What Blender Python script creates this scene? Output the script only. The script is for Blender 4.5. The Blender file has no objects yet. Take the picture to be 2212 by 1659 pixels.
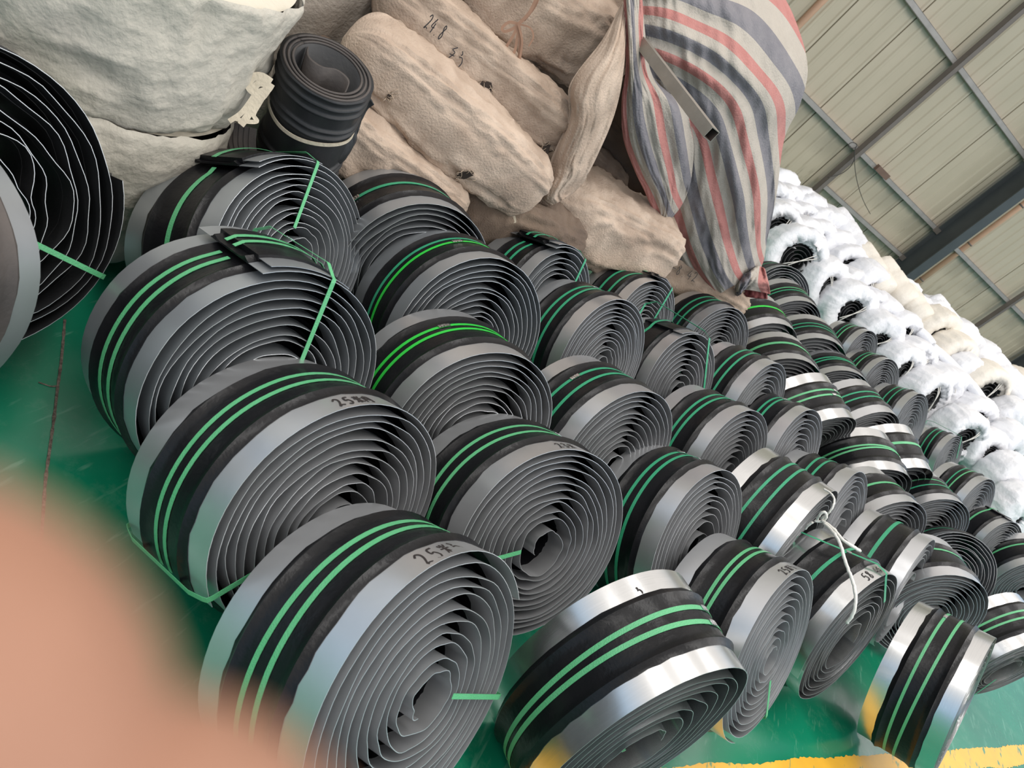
import bpy, bmesh, math, random
from math import sin, cos, pi, radians
from mathutils import Vector, Matrix, noise

SC = bpy.context.scene
COL = SC.collection
# ------------------------------------------------------------------ camera
F_PX, PITCH, ROLL, CAM_H = 1600.0, 0.526374, 0.809367, 1.75
FW, FH = 2212.0, 1659.0
EYE = Vector((0, 0, CAM_H))
FWD = Vector((0, cos(PITCH), -sin(PITCH)))
_R = Vector((1, 0, 0)); _U = _R.cross(FWD)
CX = _R * cos(ROLL) + _U * sin(ROLL)          # picture right
CY = _R * sin(ROLL) - _U * cos(ROLL)          # picture down
cam = bpy.data.cameras.new('camera'); camo = bpy.data.objects.new('camera', cam); COL.objects.link(camo)
cam.sensor_width = 36; cam.lens = F_PX / FW * 36
cam.clip_start = 0.004; cam.clip_end = 200
cam.dof.use_dof = True; cam.dof.focus_distance = 2.6; cam.dof.aperture_fstop = 7.0
M = Matrix(((CX.x, -CY.x, -FWD.x, 0), (CX.y, -CY.y, -FWD.y, 0), (CX.z, -CY.z, -FWD.z, CAM_H), (0, 0, 0, 1)))
camo.matrix_world = M
SC.camera = camo
SC.view_settings.view_transform = 'Standard'; SC.view_settings.look = 'None'
SC.view_settings.gamma = 1; SC.view_settings.use_curve_mapping = False
SC.view_settings.exposure = 0.0
# ------------------------------------------------------------------ light: daylight in an open-sided hall with roof lights
W = bpy.data.worlds.new('daylight'); SC.world = W; W.use_nodes = True
wn = W.node_tree; bg = wn.nodes['Background']
bg.inputs[1].default_value = 0.86
_tc = wn.nodes.new('ShaderNodeTexCoord'); _sx = wn.nodes.new('ShaderNodeSeparateXYZ'); _rp = wn.nodes.new('ShaderNodeValToRGB')
wn.links.new(_tc.outputs['Generated'], _sx.inputs[0]); wn.links.new(_sx.outputs['Z'], _rp.inputs[0]); wn.links.new(_rp.outputs[0], bg.inputs[0])
_rp.color_ramp.elements[0].position = 0.18; _rp.color_ramp.elements[0].color = (0.54, 0.76, 1.0, 1)      # daylight through the open sides
_rp.color_ramp.elements[1].position = 0.55; _rp.color_ramp.elements[1].color = (1.05, 0.98, 0.91, 1)       # pale translucent roof
def area(name, loc, size, sy, energy, col=(1, 1, 1), rot=(0, 0, 0)):
    l = bpy.data.lights.new(name, 'AREA'); l.shape = 'RECTANGLE'; l.size = size; l.size_y = sy
    l.energy = energy; l.color = col
    o = bpy.data.objects.new(name, l); COL.objects.link(o); o.location = loc; o.rotation_euler = rot
    return o
AZ = 0.72
for i, (a, d) in enumerate(((-4, 1.0), (0.5, 1.0), (5, 1.0), (9.5, 1.0), (14, 1.0), (18.5, 1.0))):
    x = a * cos(AZ) - d * sin(AZ); y = a * sin(AZ) + d * cos(AZ)
    area('roof_light', (x, y, 7.0), 0.8, 7.0, 200, (1, 0.98, 0.95), (0, 0, AZ))
area('side_daylight', (9.5, -2.0, 5.0), 7, 5, 260, (1, 0.985, 0.96), (radians(58), 0, radians(50)))

# ------------------------------------------------------------------ picture helpers
def ray(u, v):
    return CX * ((u - FW / 2) / F_PX) + CY * ((v - FH / 2) / F_PX) + FWD
def hit_wall(u, v, pt, az):
    d = ray(u, v); n = Vector((-sin(az), cos(az), 0)); t = (Vector((pt[0], pt[1], 0)) - EYE).dot(n) / d.dot(n)
    return EYE + d * t
def hit_z(u, v, z=0.0):
    d = ray(u, v); return EYE + d * ((z - CAM_H) / d.z)
def at_dist(u, v, r):
    return EYE + ray(u, v).normalized() * r

# ------------------------------------------------------------------ materials
def mat(name, col, rough=0.6, metal=0.0, noise_amt=0.0, nscale=8.0, bump=0.0, bscale=60.0, col2=None, spec=0.5, sheen=0, coord='Object', stretch=None, rvar=0.0):
    m = bpy.data.materials.new(name); m.use_nodes = True; nt = m.node_tree; b = nt.nodes['Principled BSDF']
    b.inputs['Base Color'].default_value = (*col, 1); b.inputs['Roughness'].default_value = rough
    b.inputs['Metallic'].default_value = metal; b.inputs['Specular IOR Level'].default_value = spec
    tc = nt.nodes.new('ShaderNodeTexCoord'); src = tc.outputs[coord]
    if stretch:
        mp = nt.nodes.new('ShaderNodeMapping'); mp.inputs['Scale'].default_value = stretch
        nt.links.new(src, mp.inputs[0]); src = mp.outputs[0]
    if noise_amt > 0:
        n = nt.nodes.new('ShaderNodeTexNoise'); n.inputs['Scale'].default_value = nscale; n.inputs['Detail'].default_value = 6
        nt.links.new(src, n.inputs['Vector'])
        r = nt.nodes.new('ShaderNodeValToRGB'); r.color_ramp.elements[0].position = 0.35; r.color_ramp.elements[1].position = 0.68
        c2 = col2 or tuple(c * 0.6 for c in col)
        r.color_ramp.elements[0].color = (*[a + (b_ - a) * noise_amt for a, b_ in zip(col, c2)], 1)
        r.color_ramp.elements[1].color = (*col, 1)
        nt.links.new(n.outputs['Fac'], r.inputs[0]); nt.links.new(r.outputs[0], b.inputs['Base Color'])
        if rvar:
            mr = nt.nodes.new('ShaderNodeMapRange'); mr.inputs['To Min'].default_value = rough + rvar; mr.inputs['To Max'].default_value = rough - rvar
            nt.links.new(n.outputs['Fac'], mr.inputs['Value']); nt.links.new(mr.outputs[0], b.inputs['Roughness'])
    if bump > 0:
        n2 = nt.nodes.new('ShaderNodeTexNoise'); n2.inputs['Scale'].default_value = bscale; n2.inputs['Detail'].default_value = 4
        nt.links.new(src, n2.inputs['Vector'])
        bp = nt.nodes.new('ShaderNodeBump'); bp.inputs['Strength'].default_value = bump; bp.inputs['Distance'].default_value = 0.01
        nt.links.new(n2.outputs['Fac'], bp.inputs['Height']); nt.links.new(bp.outputs[0], b.inputs['Normal'])
    return m
MT = {}
MT['steel'] = mat('galvanised_steel', (0.66, 0.67, 0.69), 0.33, 0.80, 0.35, 5, 0.03, 25, rvar=0.05)
MT['steel_dull'] = mat('dull_galvanised_steel', (0.48, 0.51, 0.54), 0.37, 0.74, 0.35, 5, 0.03, 25, rvar=0.05)
MT['steel_bright'] = mat('bright_rolled_steel', (0.78, 0.79, 0.80), 0.24, 0.97, 0.12, 6, 0.015, 12, stretch=(40, 1, 1), rvar=0.03)
MT['cut'] = mat('bright_cut_edge', (0.66, 0.69, 0.71), 0.35, 0.6)
MT['rubber'] = mat('black_rubber', (0.006, 0.0065, 0.008), 0.30, 0, 0.6, 14, 0.12, 70, (0.012, 0.0115, 0.013), spec=0.28)
MT['rubber_dusty'] = mat('dusty_black_rubber', (0.075, 0.062, 0.056), 0.6, 0, 0.8, 7, 0.15, 60, (0.02, 0.018, 0.018))
MT['rubber_matt'] = mat('matt_black_rubber', (0.017, 0.018, 0.02), 0.5, 0, 0.5, 9, 0.1, 60, (0.03, 0.03, 0.032))
MT['strap'] = mat('green_strap', (0.10, 0.42, 0.19), 0.32, 0, 0.25, 20, 0.25, 260, (0.16, 0.50, 0.27))
MT['strap_teal'] = mat('teal_green_strap', (0.035, 0.33, 0.17), 0.35, 0, 0.2, 20, 0.25, 260)
MT['strap_vivid'] = mat('vivid_green_strap', (0.03, 0.55, 0.06), 0.35, 0, 0.15, 20, 0.2, 260)
MT['crimp'] = mat('bright_metal_crimp', (0.8, 0.8, 0.8), 0.25, 1.0, 0.3, 30, 0.3, 120)
MT['ink'] = mat('black_marker_ink', (0.02, 0.015, 0.015), 0.6)
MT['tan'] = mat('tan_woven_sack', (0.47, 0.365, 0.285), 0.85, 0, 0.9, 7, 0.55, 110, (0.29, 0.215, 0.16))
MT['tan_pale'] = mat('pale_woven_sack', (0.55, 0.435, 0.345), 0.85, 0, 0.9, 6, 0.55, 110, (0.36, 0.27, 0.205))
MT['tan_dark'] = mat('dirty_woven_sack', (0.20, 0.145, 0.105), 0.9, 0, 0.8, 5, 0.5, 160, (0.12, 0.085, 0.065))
MT['fray'] = mat('frayed_thread', (0.42, 0.33, 0.25), 0.9)
MT['hole'] = mat('dark_sack_inside', (0.035, 0.025, 0.02), 0.95)
MT['twine'] = mat('brown_twine', (0.33, 0.19, 0.125), 0.8, 0, 0.4, 30)
MT['cream_tie'] = mat('cream_cloth_tie', (0.66, 0.58, 0.45), 0.85, 0, 0.4, 20, 0.3, 90)
MT['white_tie'] = mat('white_plastic_tie', (0.78, 0.76, 0.71), 0.6, 0, 0.3, 20, 0.3, 90)
MT['fibc'] = mat('white_woven_bag', (0.52, 0.485, 0.415), 0.75, 0, 0.5, 3, 0.6, 45, (0.50, 0.465, 0.40))
MT['fibc_grey'] = mat('greyish_woven_bag', (0.42, 0.37, 0.32), 0.85, 0, 0.5, 4, 0.5, 70, (0.36, 0.32, 0.28))
MT['fibc_top'] = mat('cream_woven_bag_top', (0.56, 0.53, 0.45), 0.8, 0, 0.4, 3, 0.4, 45, (0.62, 0.56, 0.45))
MT['wrap'] = mat('white_plastic_wrap', (0.80, 0.80, 0.825), 0.5, 0, 0.6, 6, 1.0, 22, (0.62, 0.63, 0.67))
MT['wrap_cream'] = mat('cream_plastic_wrap', (0.76, 0.71, 0.63), 0.6, 0, 0.4, 5, 0.8, 24, (0.64, 0.58, 0.50))
MT['tube'] = mat('weathered_steel_tube', (0.33, 0.30, 0.26), 0.5, 0.6, 0.5, 10, 0.1, 60)
MT['tube_in'] = mat('rusty_tube_inside', (0.09, 0.06, 0.05), 0.9)
MT['dark_steel'] = mat('dark_painted_steel', (0.075, 0.08, 0.082), 0.5, 0.2, 0.4, 4)
MT['flange'] = mat('grey_painted_steel', (0.13, 0.135, 0.13), 0.5, 0.2, 0.4, 4)
MT['girt'] = mat('galvanised_girt', (0.42, 0.375, 0.35), 0.55, 0.3, 0.4, 6)
MT['rusty'] = mat('rusty_plate', (0.20, 0.12, 0.09), 0.7, 0.1, 0.4, 8)
MT['post'] = mat('brown_grey_post', (0.20, 0.165, 0.145), 0.6, 0.2, 0.4, 6)
MT['conduit'] = mat('salmon_conduit', (0.68, 0.40, 0.27), 0.6, 0, 0.25, 5)
MT['cable'] = mat('black_cable', (0.06, 0.05, 0.045), 0.6)
MT['skin'] = mat('skin', (0.36, 0.19, 0.125), 0.55, 0, 0.5, 30, 0.2, 300, (0.27, 0.12, 0.07))
MT['nail'] = mat('fingernail', (0.66, 0.42, 0.34), 0.3)
MT['paper'] = mat('white_label_sheet', (0.62, 0.64, 0.66), 0.4, 0.6, 0.2, 6)

def wall_material():
    m = mat('cream_wall_sheet', (0.52, 0.44, 0.33), 0.5, 0, 0.5, 1.3, 0.0, 10, (0.42, 0.36, 0.26))
    nt = m.node_tree; b = nt.nodes['Principled BSDF']
    tc = nt.nodes.new('ShaderNodeTexCoord')
    old = b.inputs['Base Color'].links[0].from_socket
    # grime streaks, long in the vertical, denser low on the wall
    mp = nt.nodes.new('ShaderNodeMapping'); mp.inputs['Scale'].default_value = (2.5, 2.5, 0.7)
    n = nt.nodes.new('ShaderNodeTexNoise'); n.inputs['Scale'].default_value = 2.2; n.inputs['Detail'].default_value = 8; n.inputs['Roughness'].default_value = 0.7
    nt.links.new(tc.outputs['Object'], mp.inputs[0]); nt.links.new(mp.outputs[0], n.inputs['Vector'])
    sx = nt.nodes.new('ShaderNodeSeparateXYZ'); nt.links.new(tc.outputs['Object'], sx.inputs[0])
    mr = nt.nodes.new('ShaderNodeMapRange'); mr.inputs['From Min'].default_value = 0.2; mr.inputs['From Max'].default_value = 1.6
    mr.inputs['To Min'].default_value = 0.16; mr.inputs['To Max'].default_value = -0.12
    nt.links.new(sx.outputs['Z'], mr.inputs['Value'])
    ad = nt.nodes.new('ShaderNodeMath'); ad.operation = 'ADD'; nt.links.new(n.outputs['Fac'], ad.inputs[0]); nt.links.new(mr.outputs[0], ad.inputs[1])
    r = nt.nodes.new('ShaderNodeValToRGB'); r.color_ramp.elements[0].position = 0.56; r.color_ramp.elements[1].position = 0.8
    nt.links.new(ad.outputs[0], r.inputs[0])
    mx = nt.nodes.new('ShaderNodeMix'); mx.data_type = 'RGBA'; mx.inputs['B'].default_value = (0.16, 0.125, 0.085, 1)
    nt.links.new(r.outputs[0], mx.inputs['Factor']); nt.links.new(old, mx.inputs['A'])
    # grime that gathers above and below the girts
    acc = mx.outputs['Result']
    for gz in GIRT_Z:
        s = nt.nodes.new('ShaderNodeMath'); s.operation = 'SUBTRACT'; s.inputs[0].default_value = gz; nt.links.new(sx.outputs['Z'], s.inputs[1])
        m1 = nt.nodes.new('ShaderNodeMapRange'); m1.inputs['From Min'].default_value = -0.05; m1.inputs['From Max'].default_value = 0.45
        m1.inputs['To Min'].default_value = 1.0; m1.inputs['To Max'].default_value = 0.0; nt.links.new(s.outputs[0], m1.inputs['Value'])
        g0 = nt.nodes.new('ShaderNodeMath'); g0.operation = 'GREATER_THAN'; g0.inputs[1].default_value = -0.05; nt.links.new(s.outputs[0], g0.inputs[0])
        n3 = nt.nodes.new('ShaderNodeTexNoise'); n3.inputs['Scale'].default_value = 0.55; nt.links.new(tc.outputs['Object'], n3.inputs['Vector'])
        p1 = nt.nodes.new('ShaderNodeMapRange'); p1.inputs['From Min'].default_value = 0.46; p1.inputs['From Max'].default_value = 0.62; nt.links.new(n3.outputs['Fac'], p1.inputs['Value'])
        a1 = nt.nodes.new('ShaderNodeMath'); a1.operation = 'MULTIPLY'; nt.links.new(m1.outputs[0], a1.inputs[0]); nt.links.new(g0.outputs[0], a1.inputs[1])
        a2 = nt.nodes.new('ShaderNodeMath'); a2.operation = 'MULTIPLY'; nt.links.new(a1.outputs[0], a2.inputs[0]); nt.links.new(p1.outputs[0], a2.inputs[1])
        a3 = nt.nodes.new('ShaderNodeMath'); a3.operation = 'MULTIPLY'; a3.inputs[1].default_value = 0.75; nt.links.new(a2.outputs[0], a3.inputs[0])
        m2 = nt.nodes.new('ShaderNodeMix'); m2.data_type = 'RGBA'; m2.inputs['B'].default_value = (0.12, 0.11, 0.085, 1)
        nt.links.new(a3.outputs[0], m2.inputs['Factor']); nt.links.new(acc, m2.inputs['A']); acc = m2.outputs['Result']
    nt.links.new(acc, b.inputs['Base Color'])
    return m
def floor_material():
    m = mat('green_floor_paint', (0.006, 0.20, 0.105), 0.22, 0, 0.55, 2.0, 0.03, 40, (0.004, 0.13, 0.072), coord='Object', rvar=0.05)
    nt = m.node_tree; b = nt.nodes['Principled BSDF']; tc = nt.nodes.new('ShaderNodeTexCoord')
    old = b.inputs['Base Color'].links[0].from_socket
    acc = old
    for ang, sc, th in ((0.3, 34, 0.70), (1.5, 30, 0.71), (2.4, 26, 0.70)):
        mp = nt.nodes.new('ShaderNodeMapping'); mp.inputs['Rotation'].default_value = (0, 0, ang); mp.inputs['Scale'].default_value = (1, 0.16, 1)
        n = nt.nodes.new('ShaderNodeTexNoise'); n.inputs['Scale'].default_value = sc; n.inputs['Detail'].default_value = 3
        nt.links.new(tc.outputs['Object'], mp.inputs[0]); nt.links.new(mp.outputs[0], n.inputs['Vector'])
        r = nt.nodes.new('ShaderNodeValToRGB'); r.color_ramp.elements[0].position = th - 0.05; r.color_ramp.elements[1].position = th + 0.03
        r.color_ramp.elements[1].color = (0.40, 0.40, 0.40, 1); nt.links.new(n.outputs['Fac'], r.inputs[0])
        mx = nt.nodes.new('ShaderNodeMix'); mx.data_type = 'RGBA'; mx.inputs['B'].default_value = (0.16, 0.38, 0.27, 1)
        nt.links.new(r.outputs[0], mx.inputs['Factor']); nt.links.new(acc, mx.inputs['A']); acc = mx.outputs['Result']
    # rubbed pale dusty patches
    n = nt.nodes.new('ShaderNodeTexNoise'); n.inputs['Scale'].default_value = 5.5; n.inputs['Detail'].default_value = 10; n.inputs['Roughness'].default_value = 0.8
    nt.links.new(tc.outputs['Object'], n.inputs['Vector'])
    r = nt.nodes.new('ShaderNodeValToRGB'); r.color_ramp.elements[0].position = 0.52; r.color_ramp.elements[1].position = 0.75; r.color_ramp.elements[1].color = (0.45, 0.45, 0.45, 1)
    nt.links.new(n.outputs['Fac'], r.inputs[0])
    mx = nt.nodes.new('ShaderNodeMix'); mx.data_type = 'RGBA'; mx.inputs['B'].default_value = (0.13, 0.30, 0.20, 1)
    nt.links.new(r.outputs[0], mx.inputs['Factor']); nt.links.new(acc, mx.inputs['A']); acc = mx.outputs['Result']
    nt.links.new(acc, b.inputs['Base Color'])
    return m
def yellow_material():
    m = mat('worn_yellow_paint', (0.78, 0.42, 0.03), 0.4, 0, 0.5, 9, 0.05, 50, (0.62, 0.33, 0.03), coord='Object')
    nt = m.node_tree; b = nt.nodes['Principled BSDF']; tc = nt.nodes.new('ShaderNodeTexCoord'); acc = b.inputs['Base Color'].links[0].from_socket
    n = nt.nodes.new('ShaderNodeTexNoise'); n.inputs['Scale'].default_value = 26; n.inputs['Detail'].default_value = 6
    mp = nt.nodes.new('ShaderNodeMapping'); mp.inputs['Rotation'].default_value = (0, 0, 0.5); mp.inputs['Scale'].default_value = (1, 0.3, 1)
    nt.links.new(tc.outputs['Object'], mp.inputs[0]); nt.links.new(mp.outputs[0], n.inputs['Vector'])
    r = nt.nodes.new('ShaderNodeValToRGB'); r.color_ramp.elements[0].position = 0.60; r.color_ramp.elements[1].position = 0.66
    nt.links.new(n.outputs['Fac'], r.inputs[0])
    mx = nt.nodes.new('ShaderNodeMix'); mx.data_type = 'RGBA'; mx.inputs['B'].default_value = (0.05, 0.22, 0.12, 1)
    nt.links.new(r.outputs[0], mx.inputs['Factor']); nt.links.new(acc, mx.inputs['A']); nt.links.new(mx.outputs['Result'], b.inputs['Base Color'])
    return m
def stripe_material():
    m = mat('striped_tarpaulin', (0.5, 0.5, 0.5), 0.7, 0, 0, 1, 0.5, 120)
    nt = m.node_tree; b = nt.nodes['Principled BSDF']
    uv = nt.nodes.new('ShaderNodeUVMap'); uv.uv_map = 'weave'
    sp = nt.nodes.new('ShaderNodeSeparateXYZ'); nt.links.new(uv.outputs[0], sp.inputs[0])
    fr = nt.nodes.new('ShaderNodeMath'); fr.operation = 'FRACT'; nt.links.new(sp.outputs['X'], fr.inputs[0])
    r = nt.nodes.new('ShaderNodeValToRGB'); r.color_ramp.interpolation = 'CONSTANT'; e = r.color_ramp.elements
    lt = (0.40, 0.36, 0.31, 1); red = (0.43, 0.13, 0.115, 1); blue = (0.125, 0.125, 0.155, 1)
    e[0].position = 0; e[0].color = red; e[1].position = 0.22; e[1].color = lt
    for p_, c in ((0.47, blue), (0.76, lt)):
        k = e.new(p_); k.color = c
    nt.links.new(fr.outputs[0], r.inputs[0])
    tc = nt.nodes.new('ShaderNodeTexCoord')
    n = nt.nodes.new('ShaderNodeTexNoise'); n.inputs['Scale'].default_value = 9; n.inputs['Detail'].default_value = 10; n.inputs['Roughness'].default_value = 0.75
    nt.links.new(tc.outputs['Object'], n.inputs['Vector'])
    r2 = nt.nodes.new('ShaderNodeValToRGB'); r2.color_ramp.elements[0].position = 0.3; r2.color_ramp.elements[1].position = 0.7
    r2.color_ramp.elements[0].color = (0.16, 0.14, 0.12, 1); r2.color_ramp.elements[1].color = (0.50, 0.45, 0.40, 1)
    nt.links.new(n.outputs['Fac'], r2.inputs[0])
    mx = nt.nodes.new('ShaderNodeMix'); mx.data_type = 'RGBA'; mx.inputs['Factor'].default_value = 0.22
    nt.links.new(r.outputs[0], mx.inputs['A']); nt.links.new(r2.outputs[0], mx.inputs['B'])
    nt.links.new(mx.outputs['Result'], b.inputs['Base Color'])
    return m

# ------------------------------------------------------------------ object helpers
def mesh(name, verts, faces, m, parent=None, smooth=True, auto=None, props=None):
    me = bpy.data.meshes.new(name); me.from_pydata([tuple(v) for v in verts], [], faces)
    if smooth:
        me.polygons.foreach_set('use_smooth', [True] * len(me.polygons))
        if auto is not None: me.set_sharp_from_angle(angle=auto)
    mm = MT[m] if isinstance(m, str) else m
    me.materials.append(mm)
    o = bpy.data.objects.new(name, me); COL.objects.link(o)
    if parent is not None: o.parent = parent
    if props:
        for k, v in props.items(): o[k] = v
    return o
def tag(o, label, cat, group=None):
    o['label'] = label; o['category'] = cat
    if group: o['group'] = group
    return o
def empty(name, loc=(0, 0, 0), rot=None):
    o = bpy.data.objects.new(name, None); COL.objects.link(o); o.empty_display_size = 0.1
    if rot is not None: o.matrix_world = Matrix.Translation(loc) @ rot.to_4x4()
    else: o.location = loc
    return o
def box_vf(x0, x1, y0, y1, z0, z1):
    v = [(x0, y0, z0), (x1, y0, z0), (x1, y1, z0), (x0, y1, z0), (x0, y0, z1), (x1, y0, z1), (x1, y1, z1), (x0, y1, z1)]
    f = [(0, 3, 2, 1), (4, 5, 6, 7), (0, 1, 5, 4), (1, 2, 6, 5), (2, 3, 7, 6), (3, 0, 4, 7)]
    return v, f
def join(parts):
    V, Fc = [], []
    for v, f in parts:
        o = len(V); V += list(v); Fc += [tuple(i + o for i in q) for q in f]
    return V, Fc
def tube_vf(pts, r, n=8, taper=None):
    pts = [Vector(p) for p in pts]; V = []; Fc = []
    up = Vector((0.13, 0.2, 0.97)).normalized(); N = len(pts)
    for i, p in enumerate(pts):
        t = (pts[min(i + 1, N - 1)] - pts[max(i - 1, 0)]).normalized()
        a = t.cross(up)
        if a.length < 1e-3: a = t.cross(Vector((1, 0, 0)))
        a.normalize(); b = t.cross(a).normalized()
        rr = r if taper is None else r * taper(i / (N - 1))
        for k in range(n):
            V.append(p + (a * cos(2 * pi * k / n) + b * sin(2 * pi * k / n)) * rr)
    for i in range(N - 1):
        for k in range(n):
            Fc.append((i * n + k, i * n + (k + 1) % n, (i + 1) * n + (k + 1) % n, (i + 1) * n + k))
    Fc.append(tuple(range(n - 1, -1, -1))); Fc.append(tuple((N - 1) * n + k for k in range(n)))
    return V, Fc
def ribbon_vf(pts, nrm, w, th=0.001):
    """flat band along pts; nrm = list of face normals; rectangular section"""
    pts = [Vector(p) for p in pts]; V = []; Fc = []; N = len(pts)
    for i, p in enumerate(pts):
        t = (pts[min(i + 1, N - 1)] - pts[max(i - 1, 0)]).normalized(); n = Vector(nrm[i]).normalized()
        s = t.cross(n).normalized(); ww = w[i] if isinstance(w, (list, tuple)) else w
        V += [p + s * ww / 2, p - s * ww / 2, p - s * ww / 2 + n * th, p + s * ww / 2 + n * th]
    for i in range(N - 1):
        a = i * 4; b = a + 4
        for k in range(4): Fc.append((a + k, a + (k + 1) % 4, b + (k + 1) % 4, b + k))
    Fc.append((3, 2, 1, 0)); e = (N - 1) * 4; Fc.append((e, e + 1, e + 2, e + 3))
    return V, Fc
def smooth_curve(pts, n=8):
    pts = [Vector(p) for p in pts]; out = []
    for i in range(len(pts) - 1):
        p0 = pts[max(i - 1, 0)]; p1 = pts[i]; p2 = pts[i + 1]; p3 = pts[min(i + 2, len(pts) - 1)]
        for k in range(n):
            t = k / n
            out.append(0.5 * ((2 * p1) + (p2 - p0) * t + (2 * p0 - 5 * p1 + 4 * p2 - p3) * t * t + (3 * p1 - p0 - 3 * p2 + p3) * t ** 3))
    out.append(pts[-1]); return out
def N1(x, y=0.0, z=0.0):
    return noise.noise(Vector((x, y, z)))

# ================================================================== SETTING
GIRT_Z = (3.07, 1.47)
MT['wall'] = wall_material(); MT['floor'] = floor_material(); MT['yellow'] = yellow_material(); MT['stripe'] = stripe_material()
v, f = box_vf(-14, 30, -12, 40, -0.12, 0.0)
fl = mesh('floor', v, f, 'floor', smooth=False, props={'kind': 'structure'})
# yellow line, ragged edges
random.seed(5)
ld = Vector((cos(0.776), sin(0.776), 0)); ln = Vector((-sin(0.776), cos(0.776), 0)); l0 = Vector((1.39, 2.01, 0))
nseg = 900; V = []; Fc = []
for i in range(nseg + 1):
    s = -2.2 + 14 * i / nseg
    e1 = N1(s * 3, 1) * 0.016 + N1(s * 40, 2) * 0.010; e2 = N1(s * 3, 7) * 0.016 + N1(s * 40, 9) * 0.012
    V += [l0 + ld * s + ln * (0.0 + e1) + Vector((0, 0, 0.0015)), l0 + ld * s + ln * (-0.115 + e2) + Vector((0, 0, 0.0015)),
          l0 + ld * s + ln * (0.0 + e1) + Vector((0, 0, 0.0002)), l0 + ld * s + ln * (-0.115 + e2) + Vector((0, 0, 0.0002))]
    if i:
        a = (i - 1) * 4; b = i * 4
        Fc += [(a, a + 1, b + 1, b), (a + 2, b + 2, b + 3, a + 3), (a, b, b + 2, a + 2), (a + 1, a + 3, b + 3, b + 1)]
mesh('painted_line', V, Fc, 'yellow', fl, smooth=False)
# crack in the floor at the left
c = smooth_curve([hit_z(u, v_, 0.0012) for u, v_ in ((140, 690), (136, 740), (131, 790), (124, 840), (117, 900), (108, 965), (98, 1040), (90, 1150), (70, 1320))], 6)
c2 = smooth_curve([hit_z(u, v_, 0.0012) for u, v_ in ((126, 833), (112, 835), (95, 830), (83, 826))], 4)
w1 = [0.007 + 0.004 * N1(i * 0.9) for i in range(len(c))]; w2 = [0.004 + 0.002 * N1(i * 1.7) for i in range(len(c2))]
MT['crack'] = mat('crumbled_concrete', (0.23, 0.19, 0.15), 0.95, 0, 0.9, 120, 0.6, 200, (0.07, 0.05, 0.04))
mesh('floor_crack', *join([ribbon_vf(c, [(0, 0, 1)] * len(c), w1, 0.0015), ribbon_vf(c2, [(0, 0, 1)] * len(c2), w2, 0.001)]), 'crack', fl, smooth=False)

# wall: local frame, X along the wall, Y towards the hall interior negative, Z up
WD = 9.0
wallrot = Matrix.Rotation(AZ, 4, 'Z')
wall = empty('wall_back'); wall.matrix_world = Matrix.Translation((-sin(AZ) * WD, cos(AZ) * WD, 0)) @ wallrot; wall['kind'] = 'structure'
def wall_panel(w, h):
    prof = []; n = 4; p = w / n
    for i in range(n):
        x = i * p
        prof += [(x + 0.004, 0), (x + p * 0.66, 0), (x + p * 0.74, -0.018), (x + p * 0.90, -0.018), (x + p * 0.985, 0)]
    V = []; Fc = []
    for z in (0, h):
        V += [(x, y, z) for x, y in prof] + [(prof[-1][0], 0.03, z), (prof[0][0], 0.03, z)]
    k = len(prof) + 2
    for i in range(k): Fc.append((i, (i + 1) % k, k + (i + 1) % k, k + i))
    Fc.append(tuple(range(k - 1, -1, -1))); Fc.append(tuple(range(k, 2 * k)))
    me = bpy.data.meshes.new('wall_panel'); me.from_pydata(V, [], Fc); me.materials.append(MT['wall']); return me
pm = wall_panel(0.9, 6.5)
random.seed(2)
for i in range(28):
    o = bpy.data.objects.new('panel', pm); COL.objects.link(o); o.parent = wall
    o.location = (-1 + i * 0.915 + random.uniform(-.004, .004), random.uniform(-0.006, 0.006), 0)
v, f = box_vf(-1.5, 25, 0.05, 0.15, 0, 6.5); MT['backing'] = mat('dark_wall_backing', (0.02, 0.018, 0.015), 0.9)
mesh('backing_sheet', v, f, 'backing', wall, smooth=False)
def channel(name, x0, x1, y0, y1, z0, z1, m, lip=None):
    """C-channel: two flanges and a web"""
    t = 0.006
    if (x1 - x0) > (z1 - z0):
        parts = [box_vf(x0, x1, y0, y0 + t, z0, z1), box_vf(x0, x1, y0, y1, z1 - t, z1), box_vf(x0, x1, y0, y1, z0, z0 + t)]
    else:
        parts = [box_vf(x0, x1, y0, y0 + t, z0, z1), box_vf(x1 - t, x1, y0, y1, z0, z1), box_vf(x0, x0 + t, y0, y1, z0, z1)]
    return mesh(name, *join(parts), m, wall, smooth=False)
# girts (horizontal), intermediate posts (vertical)
for z in GIRT_Z:
    for x0, x1 in ((0.0, 5.82), (5.90, 11.97), (12.05, 17.37), (17.45, 24)):
        channel('girt', x0, x1, -0.10, -0.02, z, z + 0.075, 'girt')
channel('girt', 9.25, 11.97, -0.13, -0.05, 0.80, 0.87, 'girt')
channel('girt', 12.05, 15.1, -0.10, -0.02, 0.35, 0.42, 'girt')
for x in (3.2, 9.15, 15.2):
    channel('post', x, x + 0.085, -0.19, -0.10, 0, 6.5, 'post')
for x, z in ((9.72, 1.485), (11.88, 3.05), (11.88, 1.455), (11.88, 0.785)):
    mesh('girt_bracket', *box_vf(x, x + 0.10 if x > 11 else x + 0.34, -0.16, -0.10, z, z + 0.09), 'rusty' if x < 11 else 'post', wall, smooth=False)
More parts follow.
